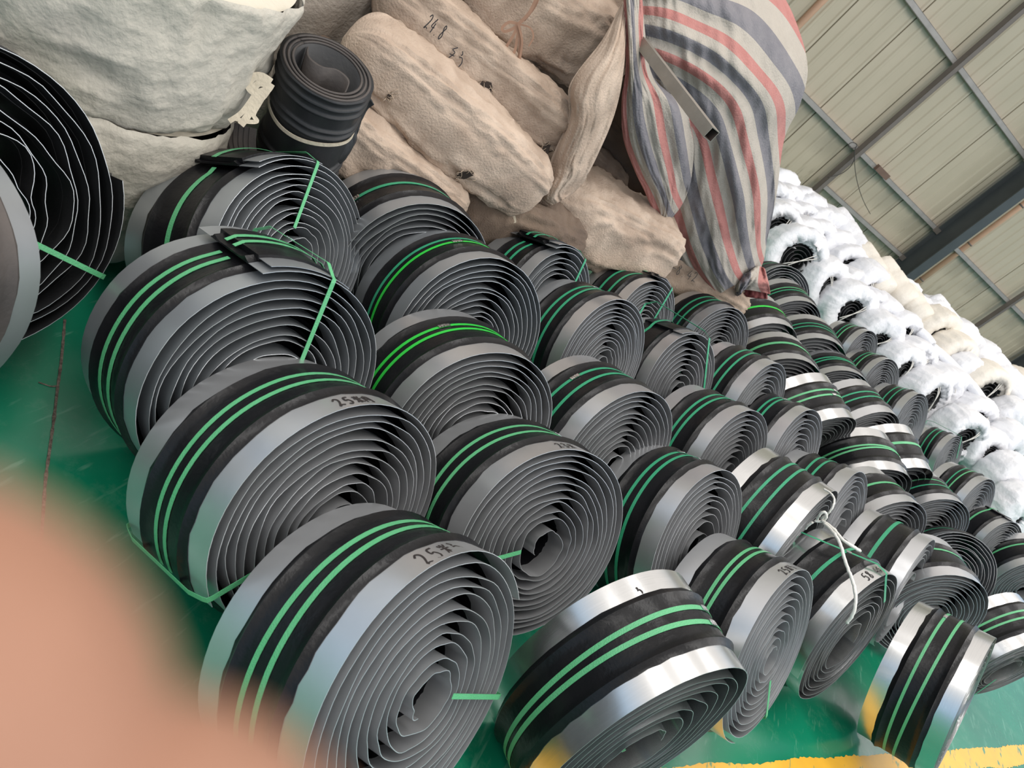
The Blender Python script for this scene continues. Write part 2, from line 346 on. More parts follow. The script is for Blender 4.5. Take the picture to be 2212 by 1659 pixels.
# columns: I sections
for x in (5.75, 11.90, 17.30):
    ct = empty('steel_column'); ct.parent = wall; ct.location = (x, 0, 0)
    h = 6.5
    mesh('web', *box_vf(0.11, 0.125, -0.50, -0.12, 0, h), 'dark_steel', ct, smooth=False)
    mesh('flange', *box_vf(0.0, 0.235, -0.52, -0.50, 0, h), 'dark_steel', ct, smooth=False)
    mesh('flange', *box_vf(0.0, 0.235, -0.14, -0.12, 0, h), 'dark_steel', ct, smooth=False)
    cp = mesh('conduit_pipe', *tube_vf([(1.04, -0.045, 0), (1.04, -0.045, 3), (1.04, -0.045, h)], 0.05, 12), 'conduit', ct)
    for k in range(6):
        vv, ff = tube_vf([(1.04, -0.045, 0.75 + k * 0.95), (1.04, -0.045, 0.775 + k * 0.95)], 0.058, 12)
        mesh('pipe_clamp', vv, ff, 'post', cp)

# hanging cable with a loop
def W3(u, v, off=0.25):
    pt = (-sin(AZ) * (WD - off), cos(AZ) * (WD - off)); return hit_wall(u, v, pt, AZ)
loop = [W3(1846, 325)] + [W3(1842 + 9 * cos(a), 314 + 6 * sin(a)) for a in [k * 0.7 for k in range(10)]] + [W3(1846, 325), W3(1845, 345), W3(1835, 362), W3(1815, 376), W3(1788, 383)]
loop2 = [W3(1847, 328), W3(1846, 352), W3(1850, 385), W3(1858, 415), W3(1868, 440), W3(1880, 462)]
cb = mesh('hanging_cable', *join([tube_vf(smooth_curve(loop, 5), 0.006, 6), tube_vf(smooth_curve(loop2, 5), 0.005, 6)]), 'cable')
tag(cb, 'thin black cable looped over the wall post and hanging down', 'cable')

# ================================================================== STEEL-EDGED RUBBER STRIP COILS
#        x, y, radius, yaw, lean, width, centre height, oval
CO = {
    'A': (0.238, 1.107, 0.336, -0.338, 0.679, 0.314, 0.352, 0.03),
    'B': (-0.175, 1.293, 0.326, -0.366, 0.562, 0.323, 0.345, 0.06),
    'C': (-0.533, 1.433, 0.336, -0.42, 0.453, 0.306, 0.358, 0.026),
    'E': (0.303, 1.825, 0.331, -0.655, 0.62, 0.319, 0.347, 0.055),
    'F': (0.809, 2.485, 0.323, -0.534, 0.656, 0.318, 0.346, 0.019),
    'G': (-0.319, 2.335, 0.323, -0.669, 0.443, 0.324, 0.366, -0.019),
    'H': (-0.079, 2.007, 0.312, -0.673, 0.428, 0.332, 0.345, 0.03),
    'I': (0.1, 2.998, 0.312, -0.514, 0.553, 0.307, 0.345, -0.021),
    'J': (0.365, 2.5, 0.322, -0.595, 0.481, 0.321, 0.355, 0.012),
    'K': (1.243, 3.923, 0.326, -0.551, 0.613, 0.316, 0.351, 0.017),
    'M': (1.568, 3.645, 0.337, -0.514, 0.637, 0.325, 0.368, 0.009),
    'N': (2.583, 6.853, 0.328, -0.697, 0.606, 0.317, 0.352, 0.022),
    'O': (3.292, 6.4, 0.327, -0.751, 0.516, 0.316, 0.353, 0.026),
    'P': (-0.869, 1.873, 0.327, -0.061, 0.713, 0.324, 0.325, 0.12),
    'Q': (-0.65, 2.471, 0.315, -0.65, 0.297, 0.326, 0.339, 0.028),
    'S': (-0.235, 3.09, 0.291, -0.431, 0.554, 0.299, 0.316, -0.009),
    'T': (0.152, 3.803, 0.291, -0.514, 0.523, 0.292, 0.309, 0.007),
    'U': (0.61, 4.514, 0.292, -0.733, 0.463, 0.298, 0.314, 0.003),
    'V': (0.491, 3.542, 0.307, -0.592, 0.588, 0.297, 0.324, 0.012),
    'W': (0.923, 4.007, 0.329, -0.499, 0.518, 0.319, 0.36, 0.012),
    'X': (0.861, 3.224, 0.324, -0.562, 0.555, 0.313, 0.348, 0.024),
    'Z1': (0.936, 5.369, 0.321, -0.823, 0.016, 0.321, 0.319, 0.01),
    'Z2': (1.209, 5.033, 0.316, -1.091, 0.069, 0.317, 0.323, -0.001),
    'Z3b': (1.012, 6.73, 0.314, -1.129, 0.481, 0.315, 0.345, 0.005),
    'Z3c': (1.165, 6.508, 0.321, -0.909, 0.069, 0.318, 0.324, 0.014),
    'Z4': (1.463, 6.136, 0.33, -1.075, 0.013, 0.321, 0.326, 0.018),
    'Z5': (1.732, 5.924, 0.311, -1.089, 0.118, 0.315, 0.321, 0.005),
    'Z6': (2.025, 7.54, 0.313, -0.659, 0.522, 0.307, 0.329, 0.041),
    'Z7': (2.269, 7.183, 0.312, -0.791, 0.552, 0.305, 0.332, 0.022),
    'Z8': (1.414, 4.625, 0.345, -0.656, -0.044, 0.329, 0.354, 0.008),
    'Z9': (1.882, 5.408, 0.347, -0.788, 0.104, 0.33, 0.366, 0.008),
    'Z11': (1.968, 4.794, 0.334, -0.908, -0.062, 0.325, 0.341, 0.015),
    'Z12': (2.173, 5.197, 0.35, -0.792, -0.138, 0.334, 0.379, -0.001),
    'Z13': (3.287, 7.379, 0.295, -0.675, 0.572, 0.28, 0.29, 0.067),
    'Z14': (2.044, 4.292, 0.321, -0.915, 0.284, 0.323, 0.346, 0.02),
    'Z15': (2.613, 5.191, 0.325, -1.044, 0.186, 0.318, 0.341, 0.016),
    'Z16': (3.645, 6.303, 0.3, -0.922, 0.461, 0.29, 0.31, 0.037),
    'Z17': (2.877, 4.892, 0.281, -1.735, 0.436, 0.312, 0.325, -0.056),
    'Z18': (1.236, 3.036, 0.357, -0.423, 0.407, 0.334, 0.393, 0.034),
    'Z19': (2.069, 3.763, 0.342, -0.485, 0.534, 0.328, 0.368, 0.05),
    'Z20': (2.45, 4.06, 0.33, -1.157, 0.159, 0.324, 0.352, 0.004),
    'Z21': (4, 6.25, 0.325, -1.15, 0.1, 0.32, 0.345, 0.01),
    'Z22': (3.2, 4.464, 0.334, -0.859, 0.123, 0.317, 0.347, 0.011),
    'Z23': (2.33, 3.17, 0.36, -0.5, 0.6, 0.32, 0.4, 0),
    'D': (0.82, 1.58, 0.335, -0.72, 0.2, 0.3, 0.38, -0.12),
    'Z24': (1.198, 2.296, 0.332, -0.517, 0.654, 0.317, 0.361, -0.006),
    'Z25': (1.618, 2.889, 0.336, -0.649, 0.45, 0.318, 0.376, -0.015),
    'L1': (-1.2, 1.07, 0.365, -0.35, 0.55, 0.3, 0.4, 0.02),
    'L2': (-1.09, 0.83, 0.34, -1.5, 0.35, 0.3, 0.37, 0.02),
}
GL = {'2': [[(.0, .8), (.3, 1), (.6, .85), (.5, .5), (.05, 0), (.35, .12), (.75, .05)]],
      '5': [[(.75, 1), (.25, .95), (.15, .55), (.5, .62), (.68, .3), (.4, .02), (.05, .1)]],
      '3': [[(.05, .9), (.4, 1), (.62, .8), (.3, .55), (.68, .35), (.45, .02), (.02, .12)]],
      '1': [[(.3, .85), (.45, 1), (.4, 0)]], '7': [[(0, .95), (.75, 1), (.3, 0)]], '-': [[(.1, .5), (.8, .5)]],
      '4': [[(.5, 1), (.05, .4), (.8, .4)], [(.58, .7), (.5, 0)]], '.': [[(.2, .05), (.3, 0)]],
      '8': [[(.6, .85), (.3, 1), (.15, .75), (.6, .3), (.3, 0), (.1, .25), (.6, .85)]],
      'm': [[(.15, .95), (.28, .75)], [(.9, .98), (.68, .72)], [(0, .58), (1, .62)], [(.5, 1), (.5, 0)], [(.48, .55), (.25, .2), (.02, .1)], [(.52, .55), (.8, .2), (1.05, .1)]],
      'n': [[(.1, .8), (.1, .0)], [(.1, .78), (.9, .85), (.95, .05), (.75, .12)], [(.5, 1), (.48, .65), (.22, .3)], [(.52, .6), (.78, .3)]],
      'k': [[(.2, 1), (.45, .82), (.3, .7)], [(.2, .55), (.7, .6), (1.0, .3), (.9, 0)]],
      'z': [[(.6, 1), (.1, .7), (.6, .6), (.2, .1)], [(0, .35), (.8, .4)]], ' ': []}
def strokes(text, h, gap=0.25, wr=0.62):
    out = []; x = 0.0
    for ch in text:
        for st in GL[ch]:
            out.append([(x + px_ * h * wr, py_ * h) for px_, py_ in st])
        x += h * (wr + gap * wr)
    return out, x
def ink_vf(segs, fn, w=0.0028):
    """segs in the plane; fn maps (x, y) to (point, normal)"""
    parts = []
    for st in segs:
        P = []
        cv = smooth_curve([Vector((a, b, 0)) for a, b in st], 4)
        pn = [fn(q.x, q.y) for q in cv]
        parts.append(ribbon_vf([a for a, b in pn], [b for a, b in pn], w, 0.0004))
    return join(parts)

def coil(key, label, steel='steel', straps=((-0.026, .012, 'strap'), (0.018, .012, 'strap')), cross=(), crimps=(), te=250, dirn=1, wraps=12,
         r0=0.075, shift=(0.018, -70), text=None, text_t=88, text_h=0.032, text_s=0.118, seed=1, group='steel-edged rubber strip coils on the floor', rubber='rubber', tail=1.0, end_tab=None, wob=1.0):
    x, y, R, yaw, lean, Wd, zc, sg = CO[key]
    a = Vector((cos(yaw) * cos(lean), sin(yaw) * cos(lean), sin(lean))); u = a.cross(Vector((0, 0, 1))).normalized(); v = u.cross(a)
    rot = Matrix((a, -u, v)).transposed()
    C = Vector((x, y, zc)); Rz = R * (1 - sg)
    root = empty('strip_coil', C - v * Rz, rot)
    tag(root, label, 'coil', group)
    dist = (C - EYE).length
    seg = 64 if dist < 2.6 else (48 if dist < 4.5 else 36)
    half = Wd / 2; rnd = random.Random(seed * 77 + 3); sd = seed * 13.7
    wraps -= (1 if wraps > 9 else 0); wob *= 1.25; tot = 2 * pi * wraps; n = int(wraps * seg)
    ovx, ovz = 1 + sg, 1 - sg
    sh, sa = shift[0], radians(shift[1])
    pts = []                                        # centre line in local (Y,Z), with total angle
    def rad(th):
        fr = th / tot
        return r0 + (R - 0.006 - r0) * fr ** 0.93
    def pos(th):
        fr = max(th / tot, 0); t = radians(te) + dirn * (th - tot)
        r = rad(max(th, 0)) if th >= 0 else r0 * (1 + 0.42 * th / (1.2 * pi))
        k = min(1, 6 * (1 - fr) ** 1.0) if fr < 1 else 0
        r += wob * k * (0.0085 * N1(cos(t) * 1.1 + sd, sin(t) * 1.1, th * 0.13) + 0.0045 * N1(cos(t) * 2.6 + sd, sin(t) * 2.6, th * 0.4))
        cy = (1 - fr) * sh * cos(sa); cz = (1 - fr) * sh * sin(sa)
        return Vector((0, (r * cos(t) + cy) * ovx, (r * sin(t) + cz) * ovz + Rz)), t
    ths = [-(1.2 * pi) * tail + i * (2 * pi / seg) for i in range(int(0.6 * tail * seg))] + [tot * i / n for i in range(n + 1)]
    P = [pos(t)[0] for t in ths]; T = [pos(t)[1] for t in ths]; NP = len(P)
    NR = []
    for i in range(NP):
        tg = (P[min(i + 1, NP - 1)] - P[max(i - 1, 0)]).normalized() * dirn
        NR.append(Vector((0, tg.z, -tg.y)))
    # rubber
    bs = Wd * 0.295; hs = Wd * 0.225
    prof = [(-bs, 0.0018), (-bs + .008, .0040), (-hs - .003, .0125), (-hs + .010, .0060), (-hs + .022, .0034), (hs - .022, .0034), (hs - .010, .0060), (hs + .003, .0125), (bs - .008, .0040), (bs, .0018), (bs, -.0015), (-bs, -.0015)]
    V = []; Fc = []; k = len(prof)
    for i in range(NP):
        j1 = 0.006 * N1(i * 0.9, sd) + 0.004 * N1(i * 0.23, sd + 5); j2 = 0.006 * N1(i * 0.9, sd + 9) + 0.004 * N1(i * 0.23, sd + 3)
        ds = 0.004 * N1(ths[i] * 0.25, sd)
        for q, (s, h) in enumerate(prof):
            s2 = s + ds + (j1 if q in (0, 11) else 0) + (j2 if q in (9, 10) else 0)
            b = P[i] + NR[i] * h; V.append((s2, b.y, b.z))
    for i in range(NP - 1):
        for q in range(k): Fc.append((i * k + q, i * k + (q + 1) % k, (i + 1) * k + (q + 1) % k, (i + 1) * k + q) if dirn > 0 else (i * k + q, (i + 1) * k + q, (i + 1) * k + (q + 1) % k, i * k + (q + 1) % k))
    Fc.append(tuple(range(k))); Fc.append(tuple((NP - 1) * k + q for q in range(k)))
    mesh('rubber_strip', V, Fc, rubber, root, auto=radians(50))
    # steel edges
    for sgn in (-1, 1):
        V = []; Fc = []; s0 = bs - 0.012; s1 = half
        for i in range(NP):
            ds = 0.004 * N1(ths[i] * 0.25, sd); fl_ = 0.0022 * N1(ths[i] * 0.8, sd + sgn * 4) * wob; ed = 0.0012 * N1(ths[i] * 2.1, sd + sgn)
            for s, h in ((s0, 0.0004), (s1 + ed, 0.0004 + fl_), (s1 + ed, -0.0008 + fl_), (s0, -0.0008)):
                b = P[i] + NR[i] * h; V.append((sgn * s + ds, b.y, b.z))
        for i in range(NP - 1):
            for q in range(4):
                f_ = (i * 4 + q, i * 4 + (q + 1) % 4, (i + 1) * 4 + (q + 1) % 4, (i + 1) * 4 + q)
                Fc.append(f_ if sgn * dirn > 0 else f_[::-1])
        Fc.append((0, 1, 2, 3)); Fc.append(tuple((NP - 1) * 4 + q for q in (3, 2, 1, 0)))
        so = mesh('steel_edge', V, Fc, steel, root, auto=radians(40)); so.data.materials.append(MT['cut'])
        mi = [0] * len(so.data.polygons)
        for i in range(NP - 1): mi[i * 4 + 1] = 1
        so.data.polygons.foreach_set('material_index', mi)
    # surface point on the outside at local angle t and axial s
    te_ = radians(te)
    def outer(t, s, h):
        d_ = (te_ - t) * dirn; d_ = d_ % (2 * pi)
        th = tot - d_; q, tt = pos(th); q1, _ = pos(max(th - 0.05, 0))
        tg = (q - q1).normalized() * dirn; nr = Vector((0, tg.z, -tg.y))
        b = q + nr * h; return Vector((s, b.y, b.z)), nr
    for si, (s0, w, sm) in enumerate(straps):
        amp = 0.004 + 0.009 * rnd.random(); ph = rnd.random() * 6.28; conv = rnd.choice((-1, 1)) * 0.004
        m_ = 84 if dist < 4.5 else 48; pts_ = []; nrm = []
        for i in range(m_ + 1):
            t = te_ + 0.02 + (2 * pi - 0.04) * i / m_
            hh = 0.0045
            if end_tab:
                dt = ((t - (radians(end_tab[0]) - end_tab[1] / R / 2) + pi) % (2 * pi)) - pi
                hh += 0.015 * max(0, min(1, (end_tab[1] / R / 2 + 0.10 - abs(dt)) / 0.10))
            q, nr = outer(t, s0 + amp * sin(t + ph) * (1 if si else -0.5), hh); pts_.append(q); nrm.append(nr)
        st = mesh('strap', *ribbon_vf(pts_, nrm, w, 0.0012), sm, root, auto=radians(30))
        if si < len(crimps) and crimps[si] is not None:
            tc = radians(crimps[si]); pp = []; nn = []
            for i in range(9):
                t = tc + (i - 4) * 0.005 / R; q, nr = outer(t, s0 + amp * sin(t + ph) * (1 if si else -0.5), 0.0068 + 0.0008 * (i % 2)); pp.append(q); nn.append(nr)
            mesh('crimp', *ribbon_vf(pp, nn, [w * (1.25 - 0.12 * (i % 2)) for i in range(9)], 0.0018), 'crimp', st, smooth=False)
    for cs in cross:
        ct, cr, cm = cs[:3]; skew = cs[3] if len(cs) > 3 else 0
        t = radians(ct); c_, s_ = cos(t), sin(t); path = []; nr = []
        rv = Vector((0, c_ * ovx, s_ * ovz)); tvd = Vector((0, -s_, c_)) * skew; cz = Vector((0, 0, Rz))
        ro = R + (0.024 if end_tab else 0.0095); e = half + 0.004
        def add_(p_, n_): path.append(p_); nr.append(n_)
        X = Vector((1, 0, 0))
        for q in range(5): add_(X * e + rv * (cr + (R - 0.012 - cr) * q / 4) + cz + tvd * (q - 4) * 0.1, X)
        add_(X * (e - 0.002) + rv * (R - 0.003) + cz, (X + rv).normalized()); add_(X * (e - 0.012) + rv * (R + 0.001) + cz, rv)
        for q in range(9):
            s = e - 0.05 - (2 * e - 0.1) * q / 8; add_(X * s + rv * ro + cz + tvd * q * 0.05, rv)
        add_(-X * (e - 0.012) + rv * (R + 0.001) + cz + tvd * 0.4, rv); add_(-X * (e - 0.002) + rv * (R - 0.003) + cz + tvd * 0.4, (-X + rv).normalized())
        for q in range(5): add_(-X * e + rv * (R - 0.012 - (R - 0.012 - cr) * q / 4) + cz + tvd * 0.4, -X)
        for q in range(1, 6): add_(X * (-e + 2 * e * q / 6) + rv * (cr - 0.004) + cz, -rv)
        o = mesh('strap', *ribbon_vf(path, nr, 0.013, 0.0012), cm, root, smooth=False)
        if len(cs) > 4:
            i0 = cs[4]; pp = [path[i0] + (path[i0 + 1] - path[i0]) * (j / 8) + nr[i0] * 0.0012 for j in range(6)]
            mesh('crimp', *ribbon_vf(pp, [nr[i0]] * 6, [0.017 - 0.002 * (j % 2) for j in range(6)], 0.002), 'crimp', o, smooth=False)
    if text:
        sg_, _w = strokes(text, text_h)
        def fn(px_, py_):
            q, nr = outer(radians(text_t) - px_ / R, text_s - py_, 0.0012); return q, nr
        mesh('handwriting', *ink_vf(sg_, fn, 0.0048 if dist < 2.2 else 0.0036 if dist < 4 else 0.004), 'ink', root, smooth=False)
    if end_tab:                                      # loose cut end of strip lying on top of the coil
        t1, ln_ = radians(end_tab[0]), end_tab[1]; V = []; Fc = []; mm = 16
        for part, (sa_, sb_), m2, hh in (('steel_tab', (Wd * .30, Wd * .485), steel, 0.006), ('rubber_tab', (-Wd * .29, Wd * .30), rubber, 0.012)):
            V = []; Fc = []
            for i in range(mm + 1):
                t = t1 - ln_ / R * i / mm; cut = 0.02 * (1 - i / mm) * (1 if part == 'steel_tab' else .5)
                lift = 0.006 * (1 - i / mm) ** 2
                for s, h in ((sa_ + cut * 0.2 + 0.004 * N1(i * .8, sd), hh + lift), (sb_, hh + lift), (sb_, hh - .0012 + lift if part == 'steel_tab' else .004), (sa_, hh - .0012 + lift if part == 'steel_tab' else .004)):
                    q, nr = outer(t, s, h); V.append(q)
            for i in range(mm):
                for q in range(4): Fc.append((i * 4 + q, i * 4 + (q + 1) % 4, (i + 1) * 4 + (q + 1) % 4, (i + 1) * 4 + q))
            Fc.append((0, 1, 2, 3)); Fc.append(tuple(mm * 4 + q for q in range(4)))
            mesh(part, V, Fc, m2, root, auto=radians(40))
    return root
PG = 'strap'; TL = 'strap_teal'; VV = 'strap_vivid'
def S2(m1, m2=None, a=-.026, b=.018, w=.012): return ((a, w, m1), (b, w, m2 or m1))
coil('A', 'nearest big strip coil with large handwritten 25 and a green tie across its core', straps=S2(PG, w=.0135), crimps=(196, None), cross=((-28, .1, PG),), te=20, dirn=-1, text='25mk', text_t=98, text_h=.044, text_s=.148, seed=1, r0=.07, wraps=11)
coil('B', 'large strip coil just behind the nearest one, small black 25 on its rim', steel='steel', straps=S2(PG, w=.012), cross=((200, .12, PG),), te=205, text='25mn', text_t=100, text_h=.034, text_s=.148, seed=2, wraps=12)
coil('C', 'big strip coil beside the bare green floor, cut end and crossed green ties on top', steel='steel_dull', straps=S2(PG, w=.014), cross=((74, .10, PG, .1, 12),), te=108, seed=3, wraps=12, end_tab=(104, .24))
coil('P', 'dark grey strip coil under the standing black rubber roll, single green tie over its face', steel='steel_dull', straps=((-.005, .016, PG),), cross=((70, .08, PG, -.1, 12),), te=112, text='17-25m', text_t=80, text_h=.022, text_s=.13, seed=4, end_tab=(110, .26))
coil('Q', 'dark strip coil against the lowest tan sack, one teal tie with a metal crimp', steel='steel_dull', straps=((-.012, .015, TL),), crimps=(150,), te=260, text='2k', text_t=60, text_h=.02, seed=5)
coil('G', 'strip coil with one teal and one vivid green tie side by side', steel='steel_dull', straps=S2(TL, VV, a=-.03, b=.0), crimps=(None, 112), seed=6, te=255, wraps=13)
coil('H', 'strip coil with two very bright vivid green ties meeting at a crimp', straps=S2(VV, VV, a=-.03, b=.004), crimps=(118, None), seed=7, te=262, text='z', text_t=80, text_h=.016, wraps=12)
coil('E', 'round-faced strip coil with an open core loop, 23 handwritten on its rim', steel='steel', straps=S2(PG, PG), crimps=(72, 68), cross=((195, .09, PG),), te=295, dirn=-1, text='23m', text_t=100, text_h=.032, text_s=.146, seed=8, r0=.085, wraps=12, tail=1.3)
coil('F', 'strip coil behind the shiny leaning coil, two separated teal ties with crimps on top', straps=S2(TL), crimps=(88, 72), te=240, seed=9, r0=.1, wraps=9)
coil('J', 'pinkish-grey strip coil with a twisted tie and a black gap in its core', straps=S2(TL, TL, a=-.03), crimps=(128, None), te=250, seed=10, wraps=12)
coil('I', 'strip coil with a finely layered round face, behind the pinkish-grey one', straps=S2(TL), crimps=(90, None), te=230, seed=11, wraps=14)
coil('S', 'small dark-topped strip coil below the end of the sack heap, tie hanging over its face', steel='steel_dull', straps=S2(TL), cross=((60, .14, TL, .1),), te=110, seed=12, wraps=10, end_tab=(106, .2))
coil('T', 'strip coil below the handwritten low sack, thin tie running to its core', straps=S2(TL), cross=((62, .07, TL, .1),), te=90, seed=13, wraps=12, end_tab=(80, .12))
coil('V', 'strip coil with a torn rim plate and one tie slanting across its face', straps=((-.03, .014, TL),), cross=((72, .09, TL, .5),), te=245, seed=14, wraps=10, end_tab=(118, .14))
coil('U', 'strip coil under the lower tip of the striped tarpaulin', straps=S2(TL), te=240, seed=15, wraps=12)
coil('W', 'strip coil between the slant-tied coil and the bright banded ones', straps=S2(TL), te=235, seed=16, wraps=11)
coil('X', 'strip coil with a loose tie end poking out at the right of its face', straps=S2(TL), cross=((-22, .16, TL),), te=238, seed=17, wraps=11)
coil('K', 'pale strip coil with deep dark layered face, right of the one with the poking tie', straps=S2(TL), crimps=(None, 96), te=232, seed=18, wraps=10)
coil('M', 'strip coil squeezed between the plastic-tied coil and the shiny double-banded coil', straps=S2(TL, a=-.035, b=.012), te=242, seed=19, r0=.12, wraps=8)
coil('Z18', 'shiny strip coil whose core is knotted with white plastic tie', steel='steel_bright', straps=S2(TL, TL, a=-.035, b=.012), te=250, seed=20, r0=.17, wraps=7)
coil('Z25', 'shiny strip coil with writing, crossed by a green tie and the white plastic tie', steel='steel_bright', straps=((-.005, .015, TL),), cross=((100, .16, TL, .4, 10),), te=210, text='58 4z', text_t=118, text_h=.036, text_s=.145, seed=21, r0=.13, wraps=8, wob=1.6)
coil('Z24', 'strip coil behind the shiny leaning coil, its two ties joined on top', straps=S2(PG, PG, a=-.02, b=.006), cross=((-62, .13, PG),), te=255, text='25mk', text_t=104, text_h=.032, text_s=.148, seed=22, r0=.06, wraps=11)
coil('Z19', 'strip coil with one wide tie and an almost hollow shiny face', steel='steel', straps=((-.01, .018, TL),), te=250, seed=23, r0=.2, wraps=5)
coil('Z14', 'strip coil tucked below the shiny double-banded coil, one pale tie', straps=((-.0, .015, PG),), te=240, seed=24, r0=.12, wraps=8)
coil('Z15', 'strip coil with two thin ties and a deep black layered mouth', straps=S2(PG, TL, a=-.035, b=.015, w=.009), te=250, seed=25, wraps=13)
coil('Z20', 'wide strip coil with a dark layered mouth, behind the upright leaning shiny coil', straps=((-.03, .013, PG),), te=250, seed=26, wraps=13)
coil('Z17', 'darkest strip coil, brown-black face turned right, above the wide-mouthed coil', steel='steel_dull', straps=((-.03, .012, TL),), te=250, seed=27, wraps=12, rubber='rubber_matt')
coil('Z1', 'strip coil with a single vivid green tie directly below the knotted tarpaulin corner', straps=((-.01, .016, VV),), te=262, seed=28, wraps=7)
coil('Z2', 'strip coil with a broad pale green tie, below the single vivid-tied one', straps=((-.02, .022, PG),), te=240, seed=29, wraps=9)
coil('Z3c', 'dark-mouthed strip coil close behind the tarpaulin corner', straps=S2(PG, TL, w=.009), te=250, seed=30, wraps=11)
coil('Z3b', 'farthest dark strip coil, half behind the tarpaulin', steel='steel_dull', straps=((-.01, .012, TL),), te=250, seed=31, wraps=11, rubber='rubber_matt')
coil('Z4', 'strip coil with two thin ties seen mostly from its rim, right of the vivid-tied one', straps=S2(TL, TL, a=-.03, b=.015, w=.010), te=260, seed=32, wraps=8)
coil('Z5', 'strip coil with close paired ties and two crimps, in front of the thin-tied one', straps=S2(TL, TL, a=-.02, b=.004, w=.012), crimps=(70, 55), te=250, seed=33, wraps=12)
coil('Z8', 'bright silver strip coil with two ties and two crimps, high in the field', steel='steel_bright', straps=S2(PG, PG, a=-.03, b=.012), crimps=(92, 100), text='25z', text_t=70, text_h=.022, te=258, seed=34, wraps=12)
coil('Z9', 'silver strip coil right of the bright two-crimp one, two wide-set ties', steel='steel', straps=S2(TL, TL, a=-.03, b=.014), te=250, seed=35, wraps=12)
coil('Z11', 'very shiny double-banded coil with a cut plate end standing up at its left', steel='steel_bright', straps=S2(PG, PG, a=-.02, b=.006), crimps=(66, None), te=255, seed=36, wraps=9, text='25', text_t=60, text_h=.024)
coil('Z12', 'shiny strip coil with one pale tie and a mirror-like lower rim', steel='steel_bright', straps=((-.015, .018, PG),), te=250, seed=37, wraps=6)
coil('Z6', 'small distant strip coil, first of the row along the white heap', straps=S2(TL, PG, w=.01), te=250, seed=38, wraps=10, group='distant strip coils along the white heap')
coil('Z7', 'small distant strip coil, second of the row along the white heap', straps=S2(TL, PG, w=.01), te=245, seed=39, wraps=12, group='distant strip coils along the white heap')
coil('N', 'small distant strip coil, third of the row along the white heap', straps=S2(TL, TL, w=.01), te=240, seed=40, wraps=11, group='distant strip coils along the white heap')
coil('Z13', 'distant strip coil, fourth along the white heap, bright blank plate beside its tie', steel='steel', straps=S2(TL, TL, w=.01), cross=((80, .1, TL, .4),), te=240, seed=41, wraps=12, group='distant strip coils along the white heap')
coil('O', 'distant strip coil, fifth along the white heap, two thin dashes on its rim', straps=S2(TL, PG, w=.01), te=240, seed=42, wraps=10, text='- -', text_t=100, text_h=.02, group='distant strip coils along the white heap')
coil('Z16', 'distant strip coil, sixth along the white heap at the picture edge, single tie', straps=((-.03, .014, PG),), te=250, seed=43, wraps=11, end_tab=(110, .12), group='distant strip coils along the white heap')
coil('Z21', 'strip coil cut by the right picture edge above the shiny silver one', straps=((-.03, .013, PG),), te=250, seed=44, wraps=11)
coil('Z22', 'shiny silver strip coil at the lower right picture edge near the yellow line', steel='steel_bright', straps=S2(PG, PG, a=-.03, b=.008), te=255, seed=45, wraps=8, r0=.15, wob=1.6, cross=((-75, .12, TL),))
coil('Z23', 'shiny coil tilted over on its edge beside the yellow line, rim side to the viewer', steel='steel_bright', straps=S2(PG, PG, a=-.035, b=.012), crimps=(95, None), te=235, seed=46, wraps=8, r0=.12)
coil('D', 'front shiny coil leaning low over the yellow line, two ties with bright crimps', steel='steel_bright', straps=S2(PG, PG, a=-.02, b=.02, w=.014), crimps=(78, 80), te=245, seed=47, wraps=7, r0=.12, wob=1.3, text='k', text_t=118, text_h=.022, text_s=-.09, cross=((-50, .14, PG),))
coil('L1', 'big open black-layered coil at the left edge with thin pale plate edges', steel='rubber_matt', straps=((-.01, .014, PG),), cross=((-25, .16, PG),), te=15, seed=48, wraps=10, r0=.12, wob=2.6, rubber='rubber_matt', group='large open coils at the left edge')
coil('L2', 'dusty brown-black coil cut by the left picture edge, green tie on its shoulder', steel='steel_dull', straps=((.075, .013, PG),), te=250, seed=49, wraps=8, r0=.16, wob=2.0, rubber='rubber_dusty', group='large open coils at the left edge', cross=((-48, .2, PG),))

